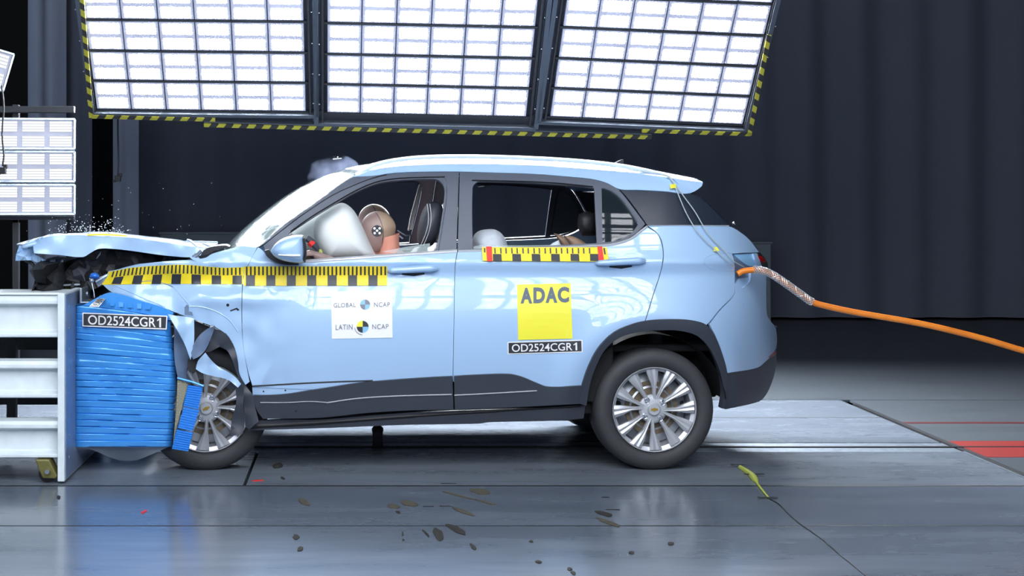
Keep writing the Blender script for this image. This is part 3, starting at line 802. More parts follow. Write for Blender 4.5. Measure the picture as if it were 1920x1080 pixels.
# number stickers on the block
def blkpos(px, py, k): return W(px, py, -.036-.0012*k)
s1 = artwork('number_sticker', [([(154.5, 586), (314, 592), (312.5, 618), (154.5, 612)], [], 0), ([(156.5, 588.2), (311.8, 594), (310.5, 615.6), (156.5, 610)], [], 1), (one(((165, 590.5), (302, 596), (165, 608.5))), [], 2)], ['white', 'ink', 'white'], None, blkpos)
add_text(s1, 'OD2524CGR', ((165, 590.5), (292, 595.6), (165, 608.5)), 0, blkpos, bold=.01)
bl(s1); s1['label'] = 'black sticker reading OD2524CGR1'
def toppos(px, py, k): return G(px, py, Wf(142, 573).z+.036+.001*k)
s2 = artwork('number_sticker', [([(167, 575), (185, 575.5), (205, 552), (190, 551.5)], [], 0), ([(169, 574), (184.3, 574.4), (203, 552.8), (190.7, 552.5)], [], 1)], ['white', 'ink'], None, toppos)
add_text(s2, 'OD2524', ((170.5, 573), (189.5, 553.5), (183, 573.5)), 0, toppos); bl(s2); s2['label'] = 'small black number sticker on the top'
bl(slab('upper_fold', [(143, 575), (158, 571), (196, 551), (210, 549), (240, 556), (267, 565), (304, 576), (325, 586), (321, 600), (230, 594)], -.012, .05, 'blue_foil', None, pos=W))
# checker marks printed faintly on top front fold
cm = []
for i in range(5): cm.append(([(206+i*17, 565+i*1.3), (214+i*17, 565.6+i*1.3), (214+i*17, 574+i*1.6), (206+i*17, 573.5+i*1.6)], [], i % 2))
for q in cm: bl(artwork('check_mark', [(q[0], [], 0)], ['foil_light' if q[2] else 'blue_foil'], None, lambda x, y, k: W(x, y, -.030)))
# broken bumper element leaning on the wheel
be = empty('bumper_element', W(355, 840, -.06), label='small pleated blue bumper element torn loose beside the front wheel', cat='barrier piece')
def bp_(o): o.parent = be; o.matrix_parent_inverse = Matrix.Translation(-Vector(be.location)); return o
def pleated(quad, nfold, Yd):
    tl, tr, br, blq = (Vector(q) for q in quad); mb = MB(); rows = []
    n = nfold*4
    for i in range(n+1):
        t = i/n; a = tl+(blq-tl)*t; c = tr+(br-tr)*t; f = .0045*math.sin(i*PI/2)
        rows.append([W(a.x, a.y, Yd+.06), W(a.x+.3, a.y, Yd+f), W((a.x+c.x)/2, (a.y+c.y)/2, Yd-.004+f), W(c.x-.3, c.y, Yd+f), W(c.x, c.y, Yd+.07)])
    mb.grid(rows); return bp_(mb.build('pleated_block', 'blue_foil', smooth=False))
pleated([(352, 722), (381, 725), (372, 768), (343, 762)], 10, -.10)
pleated([(344, 763), (374, 769), (361, 809), (333, 803)], 9, -.105)
pleated([(331, 805), (362, 811), (353, 847), (322, 842)], 9, -.11)
slab('backing_plate', [(333, 709), (353, 721), (330, 806), (324, 838), (330, 770)], -.085, .02, 'honey', None, pos=W); bp_(bpy.data.objects['backing_plate'])
b = MB(); b.tube([W(333, 709, -.09), W(360, 716, -.11), W(382, 724, -.11)], .006, 8); bp_(b.build('top_edge', 'blue_foil'))

# ------------------------------------------------------------------ the car
car = empty('car', CAR, YAW, label='light blue SUV with its front crushed against the blue barrier block', cat='car')

# rear glass, painted and plastic panels of the near side
near_parts = []
def np_(o): near_parts.append(o); return o
WIN_F = [(541, 438), (578, 413), (622, 386), (658, 364.5), (692, 349), (719, 341), (761, 337), (811, 335.5), (823, 338), (832, 349), (833.5, 364), (828, 409), (818, 471), (700, 479), (560, 489)]
WIN_R = [(886, 352), (892, 343), (900, 339.5), (960, 341), (1030, 344.5), (1093, 349.5), (1114, 353), (1119, 456), (1000, 462), (886, 467)]
WIN_Q = [(1128, 353), (1143, 358), (1160, 370), (1176, 390), (1196, 421), (1187, 434), (1172, 445), (1152, 452), (1130, 455)]
np_(panel('front_door', [(475, 478), (484, 463.5), (493, 470), (500, 480), (515, 490), (575, 492), (700, 483), (857, 472), (853, 500), (851, 600), (849, 712), (700, 722), (600, 730), (474, 726), (466, 700), (457, 655), (454, 600), (455, 535), (458, 515), (466, 497)], 'paint', car, step=8, gap=.15))
np_(panel('rear_door', [(858, 472), (1000, 467), (1133, 461), (1165, 455), (1188, 444), (1213, 426), (1232, 438), (1240, 455), (1243, 480), (1238, 510), (1225, 550), (1209, 602), (1186, 609), (1151, 626), (1123, 654), (1104, 690), (1094, 728), (1028, 730), (1007, 726), (978, 716), (953, 711), (883, 712), (849.6, 716), (851.6, 600), (853.8, 500)], 'paint', car, step=8, gap=.1))
np_(panel('quarter_panel', [(1215, 424), (1290, 423), (1366, 424), (1385, 433), (1405, 449), (1424, 473), (1417, 474), (1399, 474), (1373, 476), (1377, 490), (1378, 530), (1376, 552), (1350, 580), (1329, 606), (1324, 610), (1299, 602), (1265, 600), (1217, 603), (1210, 602), (1226, 550), (1239, 510), (1244, 480), (1241, 454), (1233, 438)], 'paint', car, step=8, gap=.5))
np_(panel('rear_bumper', [(1378, 531), (1392, 540), (1405, 528), (1408, 508), (1437, 507), (1437.5, 560), (1439, 590), (1446, 603), (1454, 614), (1457, 642), (1450, 664), (1435, 679), (1420, 690), (1364, 700), (1353, 660), (1340, 628), (1330, 608), (1351, 581), (1377, 552)], 'paint', car, step=8, gap=.5))
np_(panel('lower_bumper', [(1364, 700), (1395, 695), (1420, 690), (1435, 679), (1450, 664), (1456, 660), (1455, 690), (1447, 718), (1436, 741), (1423, 753), (1360, 768), (1358, 740)], 'cladding', car, step=8, off=-.001, gap=.3))
np_(panel('roof_side', [(661, 331), (700, 329.5), (733, 324.5), (780, 322), (861, 321.5), (927, 323.5), (993, 325.5), (1060, 330.5), (1110, 335.5), (1137, 342.5), (1162, 354.5), (1200, 356), (1250, 359), (1294, 362), (1318, 342), (1290, 339), (1250, 333), (1180, 325), (1090, 317), (1000, 311), (900, 308), (800, 309), (740, 313), (700, 319)], 'paint', car, step=7, gap=0, off=0))
np_(panel('a_pillar', [(484, 462.5), (520, 432), (539, 417), (567, 397), (594, 378), (639, 345), (661, 331), (700, 329.5), (733, 324.5), (700, 333), (664, 346.5), (622, 366), (567, 402), (530, 430), (493, 459)], 'black_trim', car, step=7, off=.004, gap=.2))
np_(panel('front_door_frame', [(494, 460), (530, 431.5), (567, 404), (622, 368), (664, 348), (700, 334.5), (740, 326), (800, 323), (861, 322.3), (858, 400), (856, 471), (700, 482), (575, 491.5), (515, 489), (500, 478)], 'black_trim', car, step=8, holes=[WIN_F], gap=.3))
np_(panel('rear_door_frame', [(862, 322.3), (927, 324), (993, 326), (1060, 331), (1110, 336), (1137, 343), (1158, 354), (1175, 373), (1193, 397), (1210, 420), (1200, 431), (1180, 446), (1150, 457), (1119, 461), (1000, 466), (858, 471), (860, 400)], 'black_trim', car, step=8, holes=[WIN_R, WIN_Q], gap=.3))
np_(panel('d_pillar', [(1162, 355.5), (1230, 359.5), (1294, 363.5), (1310, 368), (1366, 419), (1368, 422.5), (1290, 422), (1213, 421.5), (1197, 399), (1177, 372)], 'dpillar', car, step=8, off=.006, gap=.3))
np_(panel('quarter_glass', [(p[0]+(1.5 if p[0] > 1150 else -1.5), p[1]) for p in WIN_Q], 'glass_dark', car, step=9, off=.009, gap=0, thick=.004))
np_(panel('door_cladding', [(474, 741), (528, 739), (599, 729), (670, 718), (723, 713), (800, 707.5), (849, 705), (851, 769), (776, 770), (688, 775), (599, 784), (493, 786), (481, 770), (476, 752)], 'cladding', car, off=-.014, step=8, label='front door cladding'))
np_(panel('door_cladding', [(851, 705), (883, 703), (953, 701), (978, 706), (1007, 718), (1028, 725), (1093, 723), (1086, 758), (970, 764), (852, 769)], 'cladding', car, off=-.014, step=8, label='rear door cladding'))
np_(panel('rocker_strip', [(473, 726), (600, 719), (699, 715), (650, 722), (528, 741), (474, 743)], 'paint', car, off=.004, step=8, gap=0))
np_(panel('sill', [(461, 808), (482, 789), (600, 786), (776, 773), (1000, 765), (1092, 759), (1098, 761), (1095, 785), (1056, 789), (915, 792.5), (900, 795), (759, 797.5), (617, 803)], 'cladding', car, off=.012, step=8))
np_(panel('wheel_arch_trim', [(1085, 757), (1091, 724), (1104, 686), (1123, 651), (1151, 623), (1186, 607), (1217, 600), (1265, 597.5), (1299, 600), (1324, 608), (1340, 627), (1353, 658), (1364, 699), (1360, 768), (1352, 766), (1356, 740), (1353, 711), (1343, 680), (1328, 651), (1306, 630), (1274, 621), (1236, 620), (1195, 624), (1164, 633), (1136, 655), (1117, 690), (1106, 725), (1100, 762)], 'cladding', car, off=-.016, thick=.03, step=7))
# front wing (crumpled)
panel('front_wing', [(482, 464), (475, 478), (465, 497), (457, 516), (454, 535), (453, 600), (457, 655), (468, 716), (460, 722), (449, 701), (446, 678), (439, 650), (426, 629), (410, 617), (388, 608), (358, 597), (332, 587), (304, 576), (267, 565), (225, 554), (205, 545), (193, 534), (203, 509), (214, 507), (244, 499), (278, 493), (333, 488), (361, 487), (386, 483), (397, 476), (433, 466), (452, 461)], 'paint', car, step=7, gap=.15, label='crumpled light blue front wing')
# crease highlights: folded seams on the wing
def fold(pts, w, name='folded_seam', m='paint', off=.0):
    mb = MB(); mb.tube([S(x, y, off) for x, y in smooth_path(pts, False, 170, 6)], w, 7); mb.build(name, m, car)
fold([(208, 532), (240, 546), (275, 562), (310, 576)], .003)
fold([(322, 535), (332, 545), (345, 560), (358, 575)], .0035)
fold([(345, 575), (375, 575), (405, 584), (430, 600), (446, 622)], .0035)
fold([(258, 531), (272, 527), (290, 527), (310, 532), (325, 538)], .003, m='grey_plastic', off=-.001)
fold([(390, 490), (410, 500), (440, 515), (470, 524), (520, 522), (600, 513), (722, 509)], .0016, name='body_crease')
fold([(473, 724), (600, 717), (699, 713.5)], .004, name='door_hem', m='dark')
fold([(1377, 507), (1350, 507), (1330, 502), (1320, 493), (1322, 484), (1338, 477), (1372, 474)], .0016, name='lamp_surround')
# dents and holes
mk = [(circ(427, 572, 3, 8), [], 0), ([(431, 582), (444, 577), (449, 581), (446, 583), (443, 580), (432, 584)], [], 0)]
artwork('bolt_hole', mk, ['dark'], car, lambda x, y, k: S(x, y, -.002)); 
artwork('screw_hole', [(circ(x, y, 1.6, 8), [], 0) for x, y in ((494, 734), (535, 732), (598, 726))], ['dark'], car, lambda x, y, k: S(x, y, .001))
artwork('plug', [(circ(555, 771, 2.2, 8), [], 0)], ['dark'], car, lambda x, y, k: S(x, y, -.016))

# belt and cladding brightwork
def strip(name, pts, w, m, off, h=.006, n_=6):
    P = smooth_path(pts, False, 170, 7); mb = MB(); rows = []
    for i, p in enumerate(P):
        t = (P[min(i+1, len(P)-1)]-P[max(i-1, 0)]).normalized(); nn = Vector((-t.y, t.x)); ww = w[i*(len(w)-1)//(len(P)-1)] if isinstance(w, list) else w
        rows.append([S(p.x+nn.x*ww*a/2, p.y+nn.y*ww*a/2, off-h*math.cos(a*PI/2*.98)) for a in (-1, -.6, 0, .6, 1)])
    mb.grid(rows); return mb.build(name, m, car)
strip('belt_moulding', [(573, 490), (700, 481), (857, 470.5)], 6.5, 'bright', -.001)
strip('belt_moulding', [(859, 471), (1000, 466), (1133, 460), (1160, 456), (1184, 447), (1201, 434), (1214, 424.5)], 4.5, 'bright', -.001)
strip('quarter_moulding', [(1214, 422.8), (1290, 422.8), (1367, 423.3)], 2, 'bright', -.001)
strip('window_seal', [(1131, 352), (1150, 360), (1166, 374), (1180, 394), (1195, 416)], 2, 'galv', -.001)
strip('window_seal', [(545, 434), (580, 409), (624, 382), (660, 361), (692, 346), (719, 338), (761, 333.5), (834, 331.5)], 2.2, 'dark', -.002)
strip('window_seal', [(834, 331.5), (838, 360), (833, 400), (822, 470)], 2.0, 'galv', -.001)
strip('window_seal', [(885, 338), (960, 339.5), (1040, 343), (1112, 350)], 2.2, 'dark', -.002)
strip('cladding_brightwork', [(488, 755), (540, 755), (582, 753), (613, 755)], 2.2, 'bright', -.016)
strip('cladding_brightwork', [(613, 755.5), (670, 747.5), (741, 743), (847, 740)], 2.8, 'bright', -.016)
strip('cladding_brightwork', [(852, 741.5), (920, 738), (1007, 733)], 2.8, 'bright', -.016)
strip('sill_ridge', [(470, 800), (600, 793), (776, 780), (1000, 767), (1090, 762)], [8, 7, 5, 3, 2], 'dark', .011)

# door handles
def handle(c, dx, label):
    x, y = c; mb = MB()
    pts = [S(x-47+dx, y+1, -.004), S(x-40+dx, y+0, -.024), S(x-20+dx, y-1, -.034), S(x+10+dx, y-3, -.034), S(x+32+dx, y-4, -.026), S(x+44+dx, y-4, -.006)]
    rs = [.010, .015, .017, .018, .019, .013]
    P = []; Rr = []
    for i in range(len(pts)-1):
        for j in range(6):
            t = j/6; s = t*t*(3-2*t); P.append(pts[i].lerp(pts[i+1], t)); Rr.append(rs[i]*(1-s)+rs[i+1]*s)
    P.append(pts[-1]); Rr.append(rs[-1]); mb.tube(P, Rr, 14)
    o = mb.build('door_handle', 'paint', car, label=label)
    mb = MB(); mb.tube([S(x-22, y+7, -.002), S(x, y+8, -.002), S(x+20, y+6, -.002)], [.004, .008, .004], 8); q = mb.build('handle_shade', 'dark', o)  # dark sliver: shade on the handle's underside put into colour
    return o
handle((776, 507), 0, 'front door handle'); handle((1165, 493), 0, 'rear door handle')

# wing mirror
mir = pillow('wing_mirror', [(507, 470), (515, 458), (530, 447), (550, 441), (566, 440), (569, 441), (572, 456), (573, 475), (571, 489), (566, 493), (545, 492), (525, 487), (512, 479)], -.10, .09, 'paint', car, power=3.0, back=.9)
pillow('mirror_rim', [(567, 441), (571, 442), (574, 457), (575, 476), (573, 490), (568, 491), (571, 475), (570, 456)], -.10, .085, 'dark', mir, power=3)
strip_ = MB(); strip_.tube([L(522, 478, -.176), L(545, 479, -.19), L(563, 479, -.185)], [.003, .006, .006], 8); strip_.build('indicator_lens', 'white', mir)
slab('mirror_base', [(496, 470), (504, 468), (512, 478), (525, 488), (545, 493), (560, 494), (560, 497), (530, 496), (513, 490), (503, 481)], -.03, .07, 'dark', mir)

# roof, windscreen, tailgate: lofts from the near edge over the centre line to the mirrored far edge
def loft(name, near, centre, m, hfun, ns=26, thick=None, ycen=WID/2, corner=170, npts=60, mats=None, miF=None):
    def resample(P, n):
        P = [Vector(p) for p in P]; d = [0]
        for i in range(1, len(P)): d.append(d[-1]+(P[i]-P[i-1]).length)
        out = []
        for k in range(n):
            s = d[-1]*k/(n-1); i = max(0, min(len(P)-2, int(np.searchsorted(d, s))-1)); t = (s-d[i])/max(1e-9, d[i+1]-d[i]); out.append(P[i].lerp(P[i+1], t))
        return out
    A = resample(near, npts); C = resample(centre, npts); mb = MB(); rows = []
    for a, c in zip(A, C):
        row = []
        for k in range(2*ns+1):
            s = k/ns if k <= ns else (2*ns-k)/ns
            h = hfun(s); y = a.y+(ycen-a.y)*s
            if k > ns: y = 2*ycen-y
            row.append((a.x+(c.x-a.x)*h, y, a.z+(c.z-a.z)*h))
        rows.append(row)
    if miF:
        k = 2*ns+1
        for i in range(npts-1): mb.grid(rows[i:i+2], miF(i/(npts-1)))
    else: mb.grid(rows)
    o = mb.build(name, mats or m, car, angle=1.5)
    if thick: q = o.modifiers.new('s', 'SOLIDIFY'); q.thickness = thick; q.offset = -1
    return o
def sp(pts, off=0): return [S(p.x, p.y, off) for p in smooth_path(pts, False, 170, 8)]
def cp(pts, y=WID/2): return [L(p.x, p.y, y) for p in smooth_path(pts, False, 170, 8)]
roof_edge = [(664, 331), (700, 319), (740, 313), (800, 309), (900, 308), (1000, 311), (1090, 317), (1180, 325), (1250, 333), (1290, 339), (1318, 342)]
roof_mid = [(700, 306), (740, 301), (800, 298), (900, 297), (1000, 299), (1090, 304), (1180, 314), (1240, 325), (1270, 331)]
loft('roof', sp(roof_edge), cp(roof_mid), 'paint', lambda s: 1-(1-s)**2.6, thick=.01)
loft('windscreen', sp([(430, 466), (484, 462), (520, 431), (539, 416), (567, 396), (594, 377), (639, 344), (664, 330)], .0), cp([(420, 466), (455, 430), (500, 393), (545, 361), (590, 337), (640, 317), (700, 305)]), 'screen', lambda s: 1-(1-s)**2.4, thick=.004)
# tail: spoiler underside, rear glass, tailgate, bumper
tail_near = [(1297, 362), (1312, 369), (1340, 394), (1368, 421), (1386, 433), (1405, 449), (1424, 473), (1437, 507), (1437.5, 560), (1439, 590), (1446, 603), (1454, 614), (1457, 642), (1454, 664), (1455, 690), (1447, 718), (1436, 741), (1423, 753), (1380, 763)]
tn = sp(tail_near)
tc_ = [Vector((p.x+.05, WID/2, p.z)) for p in tn]
def tail_mi(t): return 1 if t < .27 else (0 if t < .74 else 2)
loft('tailgate', tn, tc_, 'paint', lambda s: s, mats=['paint', 'glass_dark', 'cladding'], miF=tail_mi, npts=90)
# spoiler end and visible tailgate glass side
slab('spoiler_end', [(1262, 335), (1290, 338), (1318, 342), (1316, 349), (1296, 362), (1290, 361)], S(1290, 350).y-.004, .5, 'paint', car)
b = MB(); b.ball(L(1376, 419, .5), .009); b.build('washer_nozzle', 'chrome', car)

# lamps and recess at the tail
panel('lamp_recess', [(1372, 474.5), (1417, 473.5), (1429, 504), (1412, 508), (1406, 524), (1396, 540), (1378, 548), (1376, 500)], 'grey_plastic', car, off=.02, gap=-2)
panel('lamp_recess', [(1376, 477), (1410, 476), (1419, 500), (1400, 497), (1384, 484)], 'sky_ink', car, off=.016, gap=0)
panel('pillar_flange', [(1412, 475), (1420, 475), (1430, 504), (1421, 504)], 'paint', car, off=.0, gap=0)
panel('tail_lamp', [(1420, 474), (1425, 474), (1434, 484), (1440, 496), (1438.5, 507), (1431, 504)], 'dark', car, off=.004, gap=0, thick=.015)
panel('lamp_lens', [(1421, 479), (1427, 480), (1435, 488), (1436, 492), (1426, 490)], 'red_lamp', car, off=-.002, gap=0)
panel('reflector', [(1441, 670), (1455, 657), (1456, 663), (1449, 669)], 'red_lamp', car, off=-.004, gap=0)
panel('bumper_bracket', [(1376, 538), (1386, 522), (1402, 520), (1407, 527), (1400, 541), (1388, 549), (1378, 551)], 'paint', car, off=.012, gap=0)
b = MB(); b.tube([L(1377, 497, .34), L(1384, 497, .30)], .004, 6); b.tube([L(1384, 497, .30), L(1392, 496, .30)], .011, 8); b.build('tow_bolt', 'brake', car)
b = MB(); b.box(L(1394, 484, .33), (.03, .04, .05)); b.box(L(1398, 493, .31), (.05, .03, .025)); b.box(L(1407, 524, .33), (.02, .02, .03)); b.build('lamp_connector', 'dark', car, smooth=False, bevel=.004)

# roof rails and antenna
def roof_rail(side):
    P = smooth_path([(668, 326), (700, 308), (730, 300), (780, 293.5), (850, 291), (950, 292.5), (1050, 297), (1130, 304), (1190, 313), (1240, 325), (1255, 331)], False, 170, 7)
    mb = MB(); pts = []
    for p in P:
        q = L(p.x, p.y+2.5, .34); pts.append(q)
    mb.tube(pts, .012, 8)
    return mb.build('roof_rail', 'white_steel', car)
np_(roof_rail(0))
b = MB(); a = L(1147, 308, WID/2); p1 = L(1166, 299, WID/2); p2 = L(1169, 308, WID/2)
b.prism([a, p1, p1+Vector((.012, 0, -.002)), p2], (0, .03, 0)); b.build('shark_fin_antenna', 'dark', car, bevel=.006)

# mirrored far side
for o in list(near_parts):
    c = o.copy(); COL.objects.link(c); c.parent = car; c.scale = (1, -1, 1); c.location = (0, WID, 0)
    if o.name.startswith('quarter_glass'): c.data = o.data.copy(); c.data.materials[0] = M['glass_far']

# cabin: floor, linings, bulkhead
def lbox(name, x0, x1, y0, y1, z0, z1, m, bevel=.01, **k):
    mb = MB(); mb.box(((x0+x1)/2, (y0+y1)/2, (z0+z1)/2), (x1-x0, y1-y0, z1-z0)); return mb.build(name, m, car, smooth=False, bevel=bevel, **k)
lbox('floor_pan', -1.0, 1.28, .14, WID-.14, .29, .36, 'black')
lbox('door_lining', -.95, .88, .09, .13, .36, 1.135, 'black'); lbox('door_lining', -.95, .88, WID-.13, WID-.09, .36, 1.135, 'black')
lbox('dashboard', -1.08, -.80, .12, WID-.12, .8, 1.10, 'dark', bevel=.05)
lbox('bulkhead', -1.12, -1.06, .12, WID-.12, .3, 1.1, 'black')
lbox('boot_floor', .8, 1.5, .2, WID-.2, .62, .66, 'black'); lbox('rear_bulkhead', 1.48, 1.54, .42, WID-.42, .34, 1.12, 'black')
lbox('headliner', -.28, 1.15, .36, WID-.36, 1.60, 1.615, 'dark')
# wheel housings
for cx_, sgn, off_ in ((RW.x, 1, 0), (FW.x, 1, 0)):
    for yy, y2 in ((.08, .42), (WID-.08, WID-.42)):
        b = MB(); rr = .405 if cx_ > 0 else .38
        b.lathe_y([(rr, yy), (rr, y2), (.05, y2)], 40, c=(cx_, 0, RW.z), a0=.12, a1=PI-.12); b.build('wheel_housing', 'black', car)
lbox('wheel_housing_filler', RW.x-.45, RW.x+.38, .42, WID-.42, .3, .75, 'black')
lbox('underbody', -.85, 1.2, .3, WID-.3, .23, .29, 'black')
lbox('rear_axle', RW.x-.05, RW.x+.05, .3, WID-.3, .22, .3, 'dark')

# wheels
def make_wheel(c, tr, rr, rotdeg, yaw=0.0):
    e = MB(); w = .205
    # barrel
    e.lathe_y([(rr, -.0), (rr*1.02, -.006), (rr*1.035, .0), (rr*1.02, .02), (rr*.93, .03), (rr*.90, .10), (rr*.9, .18)], 72)
    rim = e
    # spokes: four V pairs and four singles
    def spoke(ang, h_ang, r0, r1, w0, w1):
        a = math.radians(ang); ha = math.radians(h_ang)
        p0 = Vector((math.cos(ha)*r0, 0, math.sin(ha)*r0)); pm = Vector((math.cos(a+(ha-a)*.42)*rr*.56, 0, math.sin(a+(ha-a)*.42)*rr*.56)); p1 = Vector((math.cos(a)*r1, 0, math.sin(a)*r1))
        rows = []
        for P, wd_, y, dpt in ((p0, w0, .022, .03), (p0.lerp(pm, .5), w0*1.0, .016, .034), (pm, w0*1.15, .010, .034), (pm.lerp(p1, .5), (w0+w1)*.56, .006, .034), (p1, w1, .006, .03)):
            t = Vector((-math.sin(a), 0, math.cos(a))); yv = Vector((0, 1, 0))
            rows.append([P-t*wd_*.5+yv*(y+dpt), P-t*wd_*.5+yv*(y+.009), P-t*wd_*.22+yv*y, P+t*wd_*.0+yv*(y+.004), P+t*wd_*.22+yv*y, P+t*wd_*.5+yv*(y+.009), P+t*wd_*.5+yv*(y+dpt)])
        rim.grid(rows)
    for k in range(4):
        b0 = 78+90*k+rotdeg
        spoke(b0+15, b0+4, rr*.18, rr*.985, rr*.085, rr*.31); spoke(b0-15, b0-4, rr*.18, rr*.985, rr*.085, rr*.31)
        s0 = 33+90*k+rotdeg; spoke(s0, s0, rr*.26, rr*.985, rr*.10, rr*.29)
    rim.lathe_y([(0, .02), (rr*.20, .02), (rr*.30, .024), (rr*.35, .034), (rr*.35, .06), (0, .06)], 40)
    wh = rim.build('wheel', 'alloy', car, angle=.5)
    t = MB(); prof = []
    s = tr-rr
    for (a, y) in ((rr*1.03, .012), (rr*1.06, -.004), (rr+s*.25, -.014), (rr+s*.5, -.018), (rr+s*.72, -.014), (rr+s*.88, -.002), (rr+s*.97, .016), (tr, .04), (tr, w-.04), (rr+s*.9, w), (rr*1.03, w)): prof.append((a, y))
    t.lathe_y(prof, 96); ty = t.build('tyre', 'rubber', wh)
    t = MB()
    for k in range(72):
        a = 2*PI*k/72
        t.box((math.cos(a)*(tr-.006), .10, math.sin(a)*(tr-.006)), (.016, .15, .012), 0, Matrix.Rotation(-a, 3, 'Y'))
    t.build('tread', 'rubber', ty, smooth=False) if False else None
    d = MB(); d.lathe_y([(0, .075), (rr*.66, .075), (rr*.66, .09), (0, .09)], 40); d.build('brake_disc', 'brake', wh)
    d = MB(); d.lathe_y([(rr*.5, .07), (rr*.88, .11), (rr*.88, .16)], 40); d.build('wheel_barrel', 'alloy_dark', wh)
    d = MB(); d.lathe_y([(0, .004), (rr*.13, .004), (rr*.155, .010), (rr*.16, .024)], 32); hc = d.build('hub_cap', 'alloy', wh)
    d = MB(); R2 = Matrix.Rotation(math.radians(-rotdeg), 3, 'Y'); q = rr*.07
    d.prism([R2 @ Vector(p) for p in ((-q*1.3, .001, -q*.35), (-q*.35, .001, -q*.35), (-q*.35, .001, -q*.6), (q*.35, .001, -q*.6), (q*.35, .001, -q*.35), (q*1.3, .001, -q*.2), (q*1.15, .001, q*.4), (q*.35, .001, q*.4), (q*.35, .001, q*.6), (-q*.35, .001, q*.6), (-q*.35, .001, q*.4), (-q*1.15, .001, q*.4))], (0, .004, 0)); d.build('emblem', 'gold', hc, smooth=False)
    for k in range(4):
        a = math.radians(37+90*k+rotdeg); d = MB(); pc = (math.cos(a)*rr*.27, 0, math.sin(a)*rr*.27)
        d.lathe_y([(0, .006), (.006, .006), (.009, .010), (.010, .026)], 12, c=pc); d.lathe_y([(.0105, .022), (.016, .020), (.0165, .024)], 16, c=pc); d.build('lug_nut', 'chrome', wh)
    wh.location = c; wh.rotation_euler = (0, 0, yaw)
    return wh
s_r = (RW-CL).y/F
w1 = make_wheel((RW.x, .045, RW.z), .327, .222, 0)
TR = RW.z
w2 = copy_tree(w1, car); w2.location = (FW.x, .17, FW.z); w2.rotation_euler = (0, math.radians(-22), 0.04); w2.scale = (1.03, 1.0, 1.03)
for x_, z_ in ((RW.x, RW.z), (FW.x+.08, RW.z)):
    w3 = copy_tree(w1, car); w3.location = (x_, WID-.045, z_); w3.rotation_euler = (0, 0, PI)
    w3.scale = (1, 1, 1)

# stickers and measuring tapes on the body
def spos(px, py, k): return S(px, py, -.003-.002*k)
def tape_door():
    P = [([(457, 500), (461, 499.5), (726, 499), (726, 535.5), (461, 536), (457, 536)], [], 0)]
    for k in range(7):
        x = 461+38.3*k; P.append(([(x, 516), (x+17, 516), (x+17, 535.6), (x, 535.8)], [], 1))
    for k in range(35):
        x = 461+7.64*k; P.append(([(x, 499.7), (x+3.2, 499.7), (x+3.2, 516), (x, 516)], [], 1))
    return P
artwork('scale_tape', tape_door(), ['yellow', 'ink'], car, spos, label='yellow and black measuring tape on the front door', step=6)
def tape_wing():
    tx = [190, 203, 214, 244, 278, 333, 361, 389, 420, 456]; tyy = [533, 510, 508, 502, 499, 496, 497, 500, 502, 501]
    top = lambda x: float(np.interp(x, tx, tyy))
    outl = [(x, top(x)) for x in tx]+[(456, 533), (400, 533), (330, 532), (250, 533), (192, 534)]
    P = [(outl, [], 0)]
    xs = [209, 247, 284, 321, 359, 397, 436]
    for x in xs:
        w_ = 17.5; sl = (1-(x-200)/160)*6 if x < 360 else 0
        m1, m2 = .52*top(x+sl)+.48*533, .52*top(x+w_+sl)+.48*533
        P.append(([(x+sl, m1), (x+w_+sl, m2), (x+w_, 532.5), (x, 532.5)], [], 1))
    for k in range(33):
        x = 205+7.6*k; sl = (1-(x-200)/180)*7 if x < 380 else 0
        if x+sl > 452: break
        t = top(x+sl); h = (533-t)*.45; P.append(([(x+sl, t+.6), (x+3+sl, top(x+3+sl)+.6), (x+3+sl*.5, t+h), (x+sl*.5, t+h)], [], 1))
    return P
artwork('scale_tape', tape_wing(), ['yellow', 'ink'], car, spos, label='yellow and black measuring tape bent along the wing', step=5)
P = [([(903.5, 463.5), (1138, 463.5), (1141, 485.5), (1121, 490.5), (905, 489)], [], 0)]
for k in range(6): x = 924+36.4*k; P.append(([(x, 476), (x+16, 476.3), (x+17, 490), (x+.5, 489.3)], [], 1))
for k in range(18):
    x = 925+11.8*k; x = 924+36.4*(k//3)+(k % 3)*9.5+.5 if False else 926.5+10.4*k+(.6 if k % 2 else 0)
    P.append(([(x, 465), (x+2.6, 465), (x+3.2, 475.5), (x+.6, 475.5)], [], 1))
P.append(([(907, 465), (910, 465), (910.5, 474), (907.5, 474)], [], 1)); P.append(([(1131, 465), (1134, 465), (1136, 477), (1133, 477)], [], 1))
P += [([(911.5, 462), (922, 462), (923.5, 490), (913, 490)], [], 2), ([(1120, 462), (1129, 462), (1132.5, 488.5), (1122.5, 490)], [], 2)]
artwork('scale_tape', P, ['yellow', 'ink', 'red'], car, lambda x, y, k: S(x, y, -.012-.0012*k), label='yellow and black measuring tape with red ends under the rear window')
